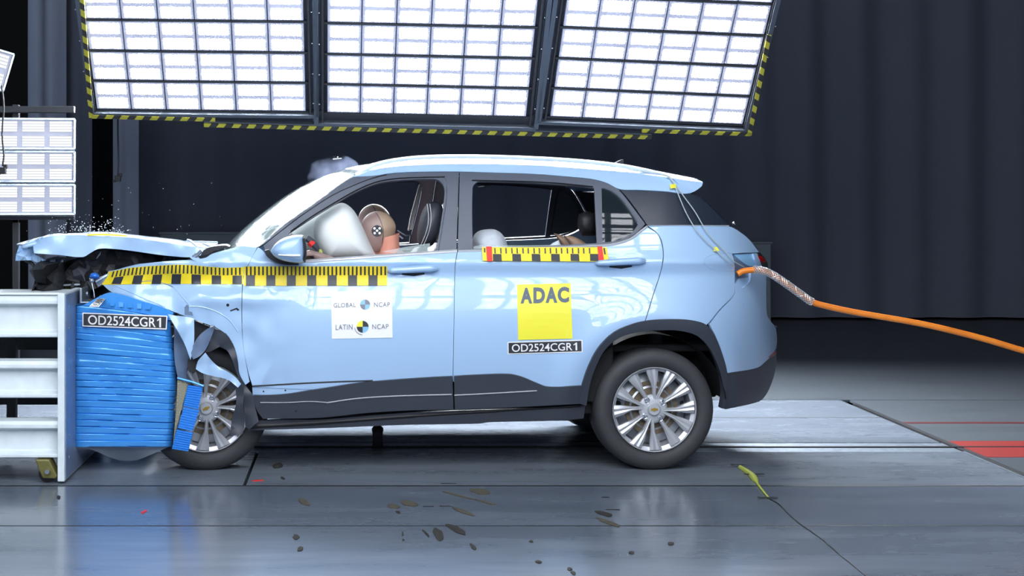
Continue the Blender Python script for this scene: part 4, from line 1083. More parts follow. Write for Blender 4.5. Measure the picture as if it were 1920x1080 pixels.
# white organisation sticker
def stick_white():
    P = [([(621, 547), (735, 543.5), (736, 633), (622, 635.5)], [], 0)]
    P += [(circ(684.5, 571, 9.5, 7, 0, 90, True), [], 1), (circ(684.5, 571, 9.5, 7, 180, 270, True), [], 1), (circ(684.5, 571, 9.5, 7, 90, 180, True), [], 2), (circ(684.5, 571, 9.5, 7, 270, 360, True), [], 2)]
    c = (680, 612.7)
    P += [(circ(*c, 11.2, 7, 0, 90, True), [], 4), (circ(*c, 11.2, 7, 180, 270, True), [], 4), (circ(*c, 11.2, 7, 90, 180, True), [], 5), (circ(*c, 11.2, 7, 270, 360, True), [], 2)]
    a = [(c[0]+15.5*math.cos(math.radians(t)), c[1]-15.5*math.sin(math.radians(t))) for t in range(185, 272, 8)]; bb = [(c[0]+14.4*math.cos(math.radians(t)), c[1]-14.4*math.sin(math.radians(t))) for t in range(271, 184, -8)]
    P.append((a+bb, [], 1))
    return P
st = artwork('door_sticker', [(p, h, m) for p, h, m in stick_white()], ['white', 'pale_ink', 'sky_ink', 'pale_ink', 'ink', 'lemon'], car, lambda x, y, k: S(x, y, -.003-(.002 if k else 0)), label='white sticker with two round test marks')
tp = lambda x, y, k: S(x, y, -.0066)
add_text(st, 'GLOBAL', ((625.5, 568.3), (667, 567.3), (625.5, 576.5)), 3, tp, space=1.1); add_text(st, 'NCAP', ((701.5, 567), (731, 566.5), (701.5, 575.5)), 3, tp, space=1.1)
add_text(st, 'LATIN', ((629.5, 609), (661, 608), (629.5, 618.5)), 3, tp, space=1.1); add_text(st, 'NCAP', ((698, 608), (728.5, 607.5), (698, 617)), 3, tp, space=1.1)
st = artwork('door_sticker', [([(969.5, 533.5), (1070, 531), (1073.5, 635), (971.5, 637.5)], [], 0)], ['lemon', 'ink_grey'], car, spos, label='yellow sticker reading ADAC')
for i, ch in enumerate('ADAC'):
    x0 = [976, 1000, 1023, 1045.5][i]; x1 = [998, 1022, 1045, 1067][i]; y0 = 539.5-.6*i
    add_text(st, ch, ((x0, y0), (x1, y0), (x0, y0+29.5)), 1, lambda x, y, k: S(x, y, -.005), bold=.05)
st = artwork('number_sticker', [([(951.5, 641), (1092, 637), (1092.5, 660.5), (952, 664.5)], [], 0), ([(953.5, 643), (1090, 639), (1090.5, 658.5), (953.8, 662.5)], [], 1), (one(((959.5, 645.5), (1082, 642.3), (959.8, 660))), [], 2)], ['white', 'ink', 'white'], car, spos, label='black sticker reading OD2524CGR1')
add_text(st, 'OD2524CGR', ((959.5, 645.5), (1073, 642.6), (959.8, 660)), 0, lambda x, y, k: S(x, y, -.0068), bold=.01)

# bonnet, bent upward
def bonnet():
    near = smooth_path([(44, 460), (80, 452), (130, 455), (190, 458), (250, 459), (300, 464), (350, 470), (392, 468)], False, 170, 8)
    mid = smooth_path([(40, 455), (82, 443), (130, 438.5), (190, 437.5), (240, 441), (300, 450), (350, 458), (400, 464)], False, 170, 8)
    def rs(P, n):
        d = [0]
        for i in range(1, len(P)): d.append(d[-1]+(P[i]-P[i-1]).length)
        return [P[max(0, min(len(P)-2, int(np.searchsorted(d, d[-1]*k/(n-1)))-1))].lerp(P[max(0, min(len(P)-2, int(np.searchsorted(d, d[-1]*k/(n-1)))-1))+1], min(1, max(0, (d[-1]*k/(n-1)-d[max(0, min(len(P)-2, int(np.searchsorted(d, d[-1]*k/(n-1)))-1))])/max(1e-6, d[max(0, min(len(P)-2, int(np.searchsorted(d, d[-1]*k/(n-1)))-1))+1]-d[max(0, min(len(P)-2, int(np.searchsorted(d, d[-1]*k/(n-1)))-1))])))) for k in range(n)]
    A = rs(near, 50); C = rs(mid, 50); mb = MB(); rows = []
    for a, c in zip(A, C):
        pa = L(a.x, a.y, .16); pc = L(c.x, c.y, WID/2); row = []
        for k in range(31):
            s = k/15 if k <= 15 else (30-k)/15; h = 1-(1-s)**2.4; y = .16+(WID/2-.16)*k/15
            q = Vector((pa.x+(pc.x-pa.x)*h, y, pa.z+(pc.z-pa.z)*h)); q.z += .012*noise.noise(Vector((q.x*6, q.y*5, 0))); row.append(q)
        rows.append(row)
    mb.grid(rows); o = mb.build('bonnet', 'paint', car, angle=1.5, label='bent light blue bonnet'); so = o.modifiers.new('s', 'SOLIDIFY'); so.thickness = .018; so.offset = -1
    # downturned near edge and crumpled nose
    def nb(x, y): return .02*noise.noise(Vector((x*.03, y*.05, 1)))
    slab('bonnet_edge', [(80, 446), (130, 441), (190, 443), (250, 446), (300, 453), (350, 461), (392, 467), (369, 481), (319, 480), (236, 469), (200, 466), (183, 467), (170, 474), (155, 482), (110, 478), (64, 475), (62, 462)], .15, .02, 'paint', o, bend=nb)
    slab('bonnet_nose', [(36, 461), (80, 444), (84, 455), (64, 476), (86, 488), (70, 492), (58, 488), (29, 489), (30, 478)], .16, .05, 'paint', o, corner=20, bend=lambda x, y: .05*abs(math.sin(x*.12))+.03*abs(math.sin(y*.2+x*.1)), smooth=False)
    tp_ = MB(); rows = [[L(p[0], p[1], yy) for p in ((165, 437.3), (190, 436.9), (215, 438), (236, 440.4))] for yy in (.6, .8)]
    slab('edge_tape', [(164, 439), (200, 438.5), (238, 441), (238, 443.5), (200, 441.5), (164, 442)], .142, .004, 'yellow', o)
    slab('edge_highlight', [(232, 448), (300, 455), (340, 463), (300, 460), (232, 452)], .146, .004, 'white', o) if False else None
bonnet()
# wiper and cowl trim at the screen base
b = MB(); b.tube([L(345, 453, .5), L(380, 453, .45), L(408, 454, .4)], .004, 6); b.tube([L(352, 450, .4), L(358, 452, .35), L(372, 464, .2)], .007, 6); b.tube([L(380, 456, .3), L(398, 463, .2), L(410, 467, .15)], .006, 6); b.build('wiper_arm', 'galv', car)
slab('cowl_trim', [(376, 480), (382, 469), (396, 463), (424, 460), (430, 463), (404, 469), (392, 476)], .13, .25, 'dark', car)
b = MB(); b.tube([L(362, 482, .10), L(372, 476, .09), L(378, 470, .09)], .010, 8); b.tube([L(372, 484, .1), L(366, 474, .1)], .006, 6); b.build('bonnet_hinge', 'galv', car)
slab('wing_top_flap', [(355, 482), (372, 484), (395, 492), (380, 492), (365, 489)], .07, .02, 'paint', car)

# engine bay wreckage
def lump(name, c, d, m, seed, amp=.25, n=3):
    import bmesh
    bm = bmesh.new(); bmesh.ops.create_cube(bm, size=1); bmesh.ops.subdivide_edges(bm, edges=bm.edges, cuts=n, use_grid_fill=True)
    for v in bm.verts:
        v.co += Vector((noise.noise(v.co*2.3+Vector((seed, 0, 0))), noise.noise(v.co*2.3+Vector((0, seed, 3))), noise.noise(v.co*2.3+Vector((7, 0, seed)))))*amp
        v.co = Vector((v.co.x*d[0], v.co.y*d[1], v.co.z*d[2]))+Vector(c)
    me = bpy.data.meshes.new(name); bm.to_mesh(me); bm.free(); me.materials.append(M[m] if isinstance(m, str) else m)
    o = bpy.data.objects.new(name, me); COL.objects.link(o); o.parent = car; return o
slab('engine_cover', [(150, 486), (185, 470), (236, 473), (300, 479), (362, 482), (340, 490), (278, 497), (214, 509), (203, 520), (195, 535), (150, 545), (120, 530), (125, 505)], .3, .9, 'dark', car, bend=lambda x, y: .06*noise.noise(Vector((x*.05, y*.07, 3))), smooth=False)
lump('radiator_panel', L(108, 512, .55), (.14, .9, .14), 'dark', 2.0); lump('engine', L(260, 540, .75), (.5, .7, .3), 'dark', 5.0)
lump('battery', L(170, 505, .45), (.15, .3, .12), 'seat', 8.0); 
slab('radiator_support', [(94, 488), (105, 486), (100, 505), (92, 518), (88, 520), (90, 504)], .3, .05, 'grey_plastic', car, corner=30)
b = MB(); b.tube([L(100, 512, .28), L(92, 520, .28), L(84, 524, .28), (L(110, 526, .28))], .006, 6); b.tube([L(118, 488, .3), L(106, 502, .29), L(96, 519, .28)], .006, 6); b.tube([L(77, 526, .3), L(100, 536, .3), L(150, 533, .3)], .006, 6); b.build('bent_rod', 'galv', car)
b = MB(); b.tube([L(48, 488, .25), L(60, 494, .25), L(66, 503, .25), L(73, 503, .25)], .010, 6); b.tube([L(76, 524, .3), L(110, 520, .3), L(150, 528, .3)], .012, 6); b.build('bonnet_latch', 'dark', car)
pillow('fluid_cap', [(167, 520), (170, 513), (178, 511), (186, 515), (186, 521), (178, 524)], .02, .03, 'blue_plastic', car)
b = MB(); b.tube([L(168, 522, .0), L(172, 530, -.01), L(176, 548, -.02), L(177, 558, -.02)], .003, 6); b.ball(L(172, 526, -.01), .012); b.tube([L(180, 528, .02), L(190, 522, .02), L(200, 516, .03)], .008, 6); b.build('broken_bracket', 'galv', car)
slab('lamp_shard', [(177, 526), (188, 519), (205, 512), (190, 534), (184, 538)], .06, .02, 'sheet', car, corner=20)
slab('duct_shard', [(183, 480), (190, 470), (188, 478), (180, 486)], .28, .01, 'sheet', car, corner=20)
b = MB(); b.tube([W(122, 522, .3), W(125, 534, .3), W(128, 545, .3)], .012, 7); o = b.build('strap', 'green_tape'); o.parent = car; o.matrix_parent_inverse = Matrix.LocRotScale(CAR, Matrix.Rotation(YAW, 3, 'Z'), None).inverted()

# torn pieces around the front wheel
def tb(a, s=0): return lambda x, y: a*math.sin((x+s)*.11)+.02*noise.noise(Vector((x*.04, y*.04, s)))
slab('torn_wing_flap', [(315, 589), (330, 592), (350, 594), (364, 597), (364, 640), (361, 660), (357, 675), (347, 647), (334, 622), (322, 602)], -.04, .006, 'paint', car, corner=35, bend=tb(.015))
slab('torn_wing_flap', [(346, 576), (350, 571), (354, 574), (354, 584), (360, 585), (362, 592), (346, 590)], -.01, .006, 'grey_plastic', car, corner=30)
slab('inner_panel', [(328, 602), (345, 640), (354, 668), (350, 700), (352, 722), (334, 712), (328, 680), (326, 640)], .06, .01, 'grey_plastic', car, bend=tb(.02, 4))
slab('bumper_corner', [(358, 660), (366, 640), (378, 625), (396, 613), (403, 613), (397, 630), (386, 655), (374, 668), (362, 674)], -.03, .02, 'grey_plastic', car, bend=tb(.02, 9))
b = MB(); b.tube([L(394, 613, -.04), L(400, 611, -.04), L(404, 615, -.03)], .006, 6); b.build('clip', 'galv', car)
slab('bent_arch_strip', [(385, 661), (371, 677), (367, 692), (378, 699), (398, 705), (427, 712), (446, 727), (452, 720), (441, 707), (427, 697), (410, 688), (395, 674)], -.05, .006, 'paint', car, corner=40, bend=tb(.018, 3))
slab('splash_shield', [(442, 724), (448, 716), (456, 724), (456, 760), (459, 790), (455, 814), (432, 818), (434, 790), (443, 755)], -.045, .012, 'cladding', car, bend=tb(.01, 1))
slab('wheel_arch_liner', [(400, 616), (420, 622), (436, 645), (446, 678), (448, 702), (462, 725), (474, 742), (480, 770), (485, 790), (468, 805), (460, 800), (457, 760), (452, 730), (446, 706), (428, 660), (412, 650), (392, 660), (385, 660), (394, 640)], .035, .02, 'cladding', car, bend=tb(.01, 5))
slab('inner_liner', [(362, 600), (392, 612), (396, 628), (376, 662), (360, 674), (356, 700), (352, 660)], .12, .02, 'dark', car)
slab('brake_duct', [(352, 675), (362, 668), (380, 668), (372, 690), (362, 702), (352, 690)], .02, .03, 'dark', car)

# ------------------------------------------------------------------ interior
pillow('driver_airbag', [(595, 408), (614, 393), (636, 381), (648, 382), (661, 392), (670, 405), (680, 425), (692, 452), (706, 482), (700, 492), (612, 492), (598, 470), (589, 445), (589, 422)], .42, .22, 'airbag', car, power=2.6)
pillow('passenger_airbag', [(535, 470), (540, 445), (560, 425), (590, 405), (620, 390), (640, 400), (640, 440), (630, 478), (560, 486)], 1.12, .25, 'airbag', car, power=2.6)
# steering wheel rim with its red marker
b = MB()
cst = L(606, 462, .42); ax = Vector((.9, 0, .45)).normalized(); e1 = Vector((0, 1, 0)); e2 = ax.cross(e1).normalized()
ring = [cst+Vector((-.10, 0, -.10))+(e1*math.cos(t)+e2*math.sin(t))*.18 for t in np.linspace(0, 2*PI, 41)]
b.tube(ring, .016, 10, caps=False); sw = b.build('steering_wheel', 'seat', car)
b = MB(); b.tube([L(575, 446, .12), L(583, 452, .12), L(590, 460, .12), L(597, 469, .12)], [.018, .019, .018, .012], 10, 0); b.build('wheel_rim_cover', 'seat', sw)
b = MB(); b.tube([L(581, 453, .118), L(587, 459, .118)], .0205, 10, 0); b.build('rim_marker', 'red', sw)
slab('dash_sensor', [(599, 466), (604, 469), (605, 476), (600, 484), (594, 484), (597, 476)], .19, .02, 'green_tape', car)
# glass remains of the lowered front window
def shard(pts, y): slab('window_glass', pts, y, .005, 'glass', car, corner=20)
shard([(714, 472), (745, 466), (780, 460), (806, 456), (807, 471), (760, 475)], .075)
shard([(888, 462), (905, 460), (1000, 460), (1056, 459), (1070, 462), (1000, 466), (888, 469)], .09)
# seats
def seat(x, y, label=None):
    e = MB()
    def blob(c, d, p=3.0, lean=0):
        rows = []
        for i in range(13):
            a = PI*i/12-PI/2; rr = math.cos(a)**(2/p) if abs(math.cos(a)) > 1e-6 else 0; zz = math.sin(a)
            zz = (abs(zz)**.8)*(1 if zz > 0 else -1)
            row = []
            for j in range(20):
                t = 2*PI*j/20; ct, st_ = math.cos(t), math.sin(t); k = (abs(ct)**p+abs(st_)**p)**(-1/p)
                row.append((c[0]+d[0]*rr*ct*k+lean*zz*d[2], c[1]+d[1]*rr*st_*k, c[2]+d[2]*zz))
            rows.append(row)
        return rows
    e.grid(blob((x-.28, y, .52), (.28, .25, .09)), closed=True); s = e.build('seat', 'seat', car)
    e = MB(); e.grid(blob((x+.06, y, .86), (.08, .24, .33), 3, .28), closed=True); e.build('backrest', 'seat', s)
    e = MB(); e.grid(blob((x+.20, y, 1.315), (.062, .14, .13), 2.6, .2), closed=True); hr = e.build('headrest', 'seat', s)
    e = MB()
    for q in (-.045, -.030):
        e.tube([(x+.20+q+.03*(t-.5)*1.2+.02*math.sin(PI*t), y-.138+.10*abs(t-.5)**2, 1.20+.23*t) for t in np.linspace(0, 1, 9)], .0022, 5)
    e.build('piping', 'stitch', s)
    e = MB(); e.tube([(x+.14, y-.05, 1.1), (x+.18, y-.05, 1.22)], .006, 6); e.tube([(x+.14, y+.05, 1.1), (x+.18, y+.05, 1.22)], .006, 6); e.build('headrest_post', 'chrome', s)
    return s
HR = L(806, 408, .48)
seat(HR.x-.20, .48); seat(HR.x-.02, WID-.48)
rb = MB(); rb.box((.93, WID/2, .56), (.45, 1.15, .2)); rs_ = rb.build('rear_seat', 'seat_rear', car, bevel=.04)
for yy in (.42, .87, 1.32):
    q = pillow('rear_headrest', [(1085, 402), (1100, 396), (1116, 400), (1122, 420), (1116, 442), (1092, 442), (1083, 425)], yy, .12, 'seat_rear', rs_, power=3)
rb = MB(); rb.box((1.22, WID/2, .85), (.14, 1.15, .55), 0, Matrix.Rotation(.25, 3, 'Y')); rb.build('rear_backrest', 'seat_rear', rs_, bevel=.05)
# far belt and pillar trims seen through
b = MB(); b.tube([L(750+0, 375, 1.5), L(790, 350, 1.5), L(784, 372, 1.45), L(768, 425, 1.4)], .01, 6) if False else None
b = MB(); b.tube([L(787, 346, 1.36), L(780, 372, 1.34), L(771, 405, 1.32), L(766, 432, 1.3)], .006, 6); b.tube([L(789, 350, 1.36), L(784, 374, 1.34), L(775, 405, 1.32), L(770, 430, 1.3)], .008, 6); b.build('seat_belt', 'stitch', car)
b = MB(); b.tube([L(896, 350, .9), L(905, 348, .9), L(918, 349, .9)], [.004, .01, .003], 8); b.build('reading_lamp', 'chrome', car)
b = MB(); b.tube([L(745, 432, .9), L(762, 442, .9), L(770, 440, .9), L(768, 455, .9)], .005, 6); b.tube([L(747, 440, .85), L(756, 447, .85)], .006, 6); b.build('data_harness', 'chrome', car)

# ------------------------------------------------------------------ crash test dummies
def dummy(dy, lab, hx=0, hz=0):
    root = empty('crash_test_dummy', label=lab, cat='crash test dummy'); root.location = CAR; root.rotation_euler = (0, 0, YAW)
    c = L(710, 432, .46); y0 = .48
    # body: one skinned surface under shirt
    hip = Vector((c.x+.30, y0, .62)); chest = Vector((c.x+.17, y0, .98)); neck = Vector((c.x+.075, y0, 1.14)); head0 = Vector((c.x+.05, y0, 1.20))
    V = [hip, chest, neck, head0]; E = [(0, 1), (1, 2), (2, 3)]; Rr = [.14, .15, .062, .055]
    for s in (-1, 1):
        sh = Vector((chest.x-.01, y0+s*.19, 1.05)); el = Vector((sh.x-.20, y0+s*.24, .88)); wr = Vector((sh.x-.42, y0+s*.18, .98))
        if s == -1 and dy == 0: el = Vector((sh.x-.12, .20, .93)); wr = L(594, 477, .15)
        kn = Vector((hip.x-.42, y0+s*.12, .72)); an = Vector((kn.x-.20, y0+s*.12, .40)); ft = Vector((an.x-.14, y0+s*.12, .40)); hj = Vector((hip.x-.02, y0+s*.10, .62))
        b0 = len(V); V += [sh, el, wr, hj, kn, an, ft]; Rr += [.065, .048, .034, .09, .065, .045, .035]
        E += [(1, b0), (b0, b0+1), (b0+1, b0+2), (0, b0+3), (b0+3, b0+4), (b0+4, b0+5), (b0+5, b0+6)]
        for f_ in range(5):
            a = Vector((wr.x-.06, wr.y+(f_-2)*.018, wr.z+.01)); e = a+Vector((-.05+.008*abs(f_-2), (f_-2)*.004, -.012)); g_ = e+Vector((-.018, 0, -.025))
            if f_ == 0: a = Vector((wr.x-.02, wr.y-.035, wr.z)); e = a+Vector((-.03, -.015, .0)); g_ = e+Vector((-.022, .004, -.01))
            k = len(V); V += [a, e, g_]; Rr += [.010, .009, .007]; E += [(b0+2, k), (k, k+1), (k+1, k+2)]
    me = bpy.data.meshes.new('body'); me.from_pydata([tuple(v+Vector((hx, dy, 0))) for v in V], E, []); me.materials.append(M['skin'])
    o = bpy.data.objects.new('body', me); COL.objects.link(o); o.parent = root
    sk = o.modifiers.new('skin', 'SKIN'); sk.use_smooth_shade = True
    for i, v in enumerate(me.skin_vertices[0].data): v.radius = (Rr[i], Rr[i]); v.use_root = (i == 0)
    o.modifiers.new('sub', 'SUBSURF').levels = 1
    # head: skull shaped ellipsoid with face details
    hb = MB(); cb = MB(); cen = Vector((c.x+hx, y0+dy, c.z+hz)); nu, nv = 40, 28
    def hp(i, j):
        th = PI*i/nv; ph = 2*PI*j/nu
        x = math.sin(th)*math.cos(ph); y = math.sin(th)*math.sin(ph); z = math.cos(th)
        r = Vector((x*.101, y*.078, z*.108))
        if z < 0: r.x += z*.028; r.y *= 1+.22*z; r.z *= 1.12          # jaw narrows and comes forward
        if x < -.5: 
            r.x -= .018*math.exp(-((z+.05)/.16)**2-(y/.22)**2)           # nose
            r.x += .008*(math.exp(-((z-.15)/.12)**2-((abs(y)-.4)/.2)**2))  # eye sockets
            r.x -= .006*math.exp(-((z+.45)/.07)**2-(y/.35)**2)-.004*math.exp(-((z+.55)/.04)**2-(y/.3)**2)
        r = Matrix.Rotation(math.radians(-14), 3, 'Y') @ r
        return cen+r
    rows = [[hp(i, j) for j in range(nu)] for i in range(nv+1)]
    # seam: the rear of the skull is its own cap
    cm_ = MB(); hm = MB()
    for i in range(nv):
        for j in range(nu):
            q = [rows[i][j], rows[i][(j+1) % nu], rows[i+1][(j+1) % nu], rows[i+1][j]]
            ph = 2*PI*(j+.5)/nu; xx = math.sin(PI*(i+.5)/nv)*math.cos(ph); zz = math.cos(PI*(i+.5)/nv)
            (cm_ if xx > .22 and zz > -.62 else hm).add(q, [(0, 1, 2, 3)])
    hd = hm.build('head', 'skin', root, angle=1.2); cm_.build('skull_cap', 'cap', hd, angle=1.2)
    # seam lines
    e = MB(); e.tube([hp(i, 40-8.6) if False else hp(i, j_) + Vector((0, -.001, 0)) for i, j_ in [(k, 31.4) for k in range(3, 21)]], .0016, 5); e.build('seam', 'ink', hd)
    # neck wrap and shirt
    n = MB(); rows = []
    for k, (dx, dz, rx, ry) in enumerate(((.060, -.030, .058, .080), (.062, -.07, .054, .080), (.062, -.13, .060, .078), (.075, -.18, .085, .10), (.10, -.23, .125, .17), (.13, -.30, .15, .215), (.17, -.42, .16, .215), (.24, -.60, .165, .19))):
        rows.append([cen+Vector((dx+rx*math.cos(t), ry*math.sin(t), dz+(.016*math.cos(t) if k < 2 else 0))) for t in np.linspace(0, 2*PI, 29)[:-1]])
    n.grid(rows, closed=True); sh = n.build('shirt', 'shirt', root, angle=1.2)
    return root, cen
d1, cen1 = dummy(0, 'crash test dummy in the driver seat, face in the airbag, round target on its head')
d2, cen2 = dummy(.78, 'crash test dummy in the far front seat behind the driver dummy', hx=.03, hz=.035)
# round target on the driver's temple
tc0 = (707, 432.5)
def hpos(px, py, k):
    # project on the head side
    y = .40
    for _ in range(8):
        p = L(px, py, y); dx, dz = (p.x-cen1.x)/.108, (p.z-cen1.z)/.118; y = cen1.y-.078*math.sqrt(max(.05, 1-min(.95, dx*dx+dz*dz)))
    return L(px, py, y-.004-.0012*k)
P = [(circ(*tc0, 10.3, 24), [], 0)]+[(circ(tc0[0]+a, tc0[1]+b_, 2.4, 10), [], 1) for a, b_ in ((0, 0), (-4.8, -4.3), (4.8, -4.3), (-4.5, 4.6), (4.8, 4.6))]
o = artwork('target_mark', P, ['ink', 'white'], d1, hpos)

# child seat and child dummy in the rear
cs = empty('infant_carrier', label='white domed infant carrier shell behind the front seat, seen through the rear window', cat='infant carrier'); cs.location = CAR; cs.rotation_euler = (0, 0, YAW)
pillow('seat_shell', [(887, 472), (887, 445), (896, 434), (912, 430), (930, 431), (944, 442), (951, 458), (952, 480), (930, 520), (900, 520)], .5, .2, 'dome', cs, power=2.4)
pillow('side_wing', [(1024, 466), (1036, 456), (1048, 450), (1052, 462), (1050, 474)], .42, .03, 'dome', cs)
cdm = empty('child_dummy', label='child dummy with brown legs raised, behind the rear window', cat='child dummy'); cdm.location = CAR; cdm.rotation_euler = (0, 0, YAW)
for nm, pts, yy in (('leg', [(1038, 437), (1050, 440), (1062, 446), (1075, 458), (1074, 475), (1060, 468), (1048, 452)], .55), ('leg', [(1056, 441), (1074, 443), (1090, 450), (1104, 460), (1100, 476), (1080, 472), (1066, 455)], .38)):
    pillow(nm, pts, yy, .05, 'child_foot', cdm, power=2.2)
pillow('torso', [(1060, 468), (1110, 462), (1125, 500), (1100, 530), (1060, 520)], .47, .12, 'child_foot', cdm)

# ------------------------------------------------------------------ orange towing hose, wires
hose_pts = [(1383, 514), (1391, 509), (1402, 507), (1416, 506), (1430, 508), (1446, 514), (1462, 524), (1482, 538), (1503, 553), (1522, 566), (1545, 573), (1590, 583), (1640, 592), (1700, 602), (1750, 612), (1800, 624), (1850, 637), (1900, 652), (1960, 670), (2060, 706)]
yy_ = lambda x: .26-.02*min(1, max(0, (x-1400)/100))
hp_ = smooth_path(hose_pts, False, 170, 10)
b = MB(); b.tube([W(p.x, p.y, yy_(p.x)) for p in hp_], .0165, 12)
hose = tag(b.build('orange_cable', 'orange'), 'thick orange cable running from the tail lamp opening out to the right', 'cable')
b = MB(); sub = [p for p in smooth_path(hose_pts, False, 170, 2) if 1412 < p.x < 1524]
pts = [W(p.x, p.y, yy_(p.x)) for p in sub]; nS = len(pts)
for k in range(7):
    for d_ in (1, -1):
        q = []
        for i, p in enumerate(pts):
            t = (pts[min(i+1, nS-1)]-pts[max(i-1, 0)]).normalized(); a = Vector((0, 1, 0)); c = t.cross(a).normalized(); th = 2*PI*k/7+d_*i*.33
            q.append(p+(a*math.cos(th)+c*math.sin(th))*(.0195+.001*d_))
        b.tube(q, .0022, 4)
b.build('braided_sleeve', 'braid', hose)
def wire(name, pts, off, label, r=.0028):
    mb = MB(); mb.tube([S(p.x, p.y, off) for p in smooth_path(pts, False, 170, 6)], r, 6); return tag(mb.build(name, 'wire', car), label)
b = MB()
wA = smooth_path([(1180, 318), (1247, 329), (1263, 342), (1270, 360), (1287, 400), (1310, 437), (1340, 467), (1358, 484), (1377, 500)], False, 170, 6)
wB = smooth_path([(1205, 322), (1253, 330), (1267, 347), (1282, 368), (1303, 397), (1327, 437), (1350, 462), (1362, 474), (1376, 490), (1394, 500)], False, 170, 6)
def car_parent(o): o.location = CAR; o.rotation_euler = (0, 0, YAW); return o
for wp, lab in ((wA, 'left one of two thin pale wires hanging from roof edge to tail lamp'), (wB, 'right one of two thin pale wires hanging from roof edge to tail lamp')):
    b = MB(); b.tube([S(p.x, p.y, -.02) for p in wp], .003, 6); tag(car_parent(b.build('wire', 'wire')), lab, 'wire')
o = slab('tape_tag', [(1256, 346), (1267, 344.5), (1268, 352.5), (1257, 353.5)], S(1262, 349).y-.028, .002, 'lemon', car); 
o = slab('tape_tag', [(1339, 464), (1344, 462.5), (1349, 470), (1344, 471), (1338, 471)], S(1343, 467).y-.028, .002, 'lemon', car)

# ------------------------------------------------------------------ loose things on the floor
b = MB(); P = smooth_path([(1443, 935), (1460, 945), (1480, 965), (1500, 982), (1540, 1010), (1575, 1040), (1600, 1060), (1630, 1085), (1660, 1110)], False, 170, 8)
b.tube([G(p.x, p.y, .003) for p in P], .0025, 6); fw = tag(b.build('floor_wire', 'dark'), 'thin black wire running over the floor to the lower right', 'wire')
b = MB(); P = smooth_path([(1388, 876), (1400, 884), (1411, 893), (1424, 912), (1441, 933)], False, 170, 5); n = len(P)
b.tube([G(p.x, p.y, .006) for p in P], [.012*(1-abs(i/n-.35))*(1.3 if i/n < .45 else .45)+.002 for i in range(n)], 8); ft_ = b.build('yellow_cable', 'green_tape', fw, label='yellow wrapped end')
for (x0, y0, x1, y1) in ((1370, 876, 1398, 876), (1394, 893, 1433, 894), (1420, 935, 1459, 936)):
    b = MB(); a, c = G(x0, y0, 0), G(x1, y1, 0); b.box(((a.x+c.x)/2, (a.y+c.y)/2, .013 if y0 < 930 else .008), (c.x-a.x, .018, .002)); b.build('fixing_tape', 'dark', fw, smooth=False)
fl_pts = [(570, 942, 24, 9, 25), (738, 950, 24, 8, 5), (768, 945, 32, 9, 10), (900, 922, 38, 10, 8), (822, 1003, 26, 16, 45), (855, 993, 44, 10, 25), (887, 1026, 16, 6, 45), (555, 1008, 12, 10, 0), (563, 1030, 12, 8, 150), (746, 961, 10, 4, 20),
          (868, 960, 48, 6, 20), (860, 930, 60, 3, 15), (910, 942, 40, 3, 15), (755, 1002, 3, 8, 0), (756, 1013, 4, 3, 0), (1133, 964, 32, 7, 15), (1140, 980, 50, 6, 20), (798, 1000, 18, 3, 45),
          (1184, 1037, 10, 5, 10), (1068, 1068, 10, 6, 10), (1075, 1075, 10, 6, 30), (1258, 1020, 12, 6, 0), (996, 1016, 8, 3, 0), (110, 933, 7, 6, 0), (1010, 1054, 14, 5, 10), (520, 874, 20, 10, -10), (530, 897, 10, 4, 30)]
descr = ['curled', 'jagged', 'long', 'small', 'narrow', 'flat', 'broad', 'thin', 'pointed']
FLAKE = ['tan crescent shaped, alone below the white door sticker,', 'small tan frayed, left of the oval tan one,', 'tan oval, below the door gap,', 'broad tan oval at the first seam, nearest the rear door,', 'dark leaf shaped, just under the second seam,',
         'long dark ragged, lying across the second seam,', 'dark slim slanted, right of the leaf shaped one,', 'dark round, upper of a close pair,', 'dark oval, lower of a close pair,', 'tiny tan, under the frayed tan one,',
         'long slanted tan sliver between the two seams', 'thinnest long tan sliver, upper left,', 'faint tan sliver, right of the broad oval one,', 'tiny dark speck, upper of two left of the leaf,', 'tiny dark speck, lower of two left of the leaf,', 'short tan bar in front of the rear wheel,', 'dark twisted, crossing the seam before the rear wheel,', 'tiny slanted dark, left of the leaf shaped one,',
         'small dark oval, middle one below the rear wheel,', 'dark blob, left of two at the bottom edge,', 'dark blob, right of two at the bottom edge,', 'dark oval, highest below the rear wheel,', 'tiny dark speck, leftmost below the rear sticker,', 'single dark lump in front of the white barrier plate', 'flat dark oval, left of the two bottom edge blobs,', 'dark lump beside the front wheel,', 'short dark curl below the lump beside the front wheel,']
for i, (x, y, w_, h_, rot) in enumerate(fl_pts):
    c = G(x, y, 0); sc = (c.y-CAM.y)/F; n = 12; ring = []
    a_ = math.radians(rot); asp = CAM.z/(c.y-CAM.y)
    for k in range(n):
        t = 2*PI*k/n; r = .5*(1+.35*noise.noise(Vector((i*3.1, k*1.7, 0)))); u, v = r*w_*math.cos(t), r*h_*math.sin(t)
        px = x+u*math.cos(a_)-v*math.sin(a_); py = y+u*math.sin(a_)+v*math.cos(a_); p = G(px, py, 0); ring.append(Vector((p.x, p.y, .0006)))
    mb = MB(); mb.prism(ring, (0, 0, .003)); hi = [p+Vector((0, 0, .003)) for p in ring]; ce = sum(hi, Vector())/n+Vector((0, 0, .004)); mb.add(hi+[ce], [(k, (k+1) % n, n) for k in range(n)])
    o = mb.build('dirt_flake', 'mud2' if i in (1, 2, 3, 10, 16, 0, 11, 12) else 'mud', smooth=False)
    tag(o, FLAKE[i]+' dirt flake on the floor', 'dirt flake', 'dirt flakes in front of the car')
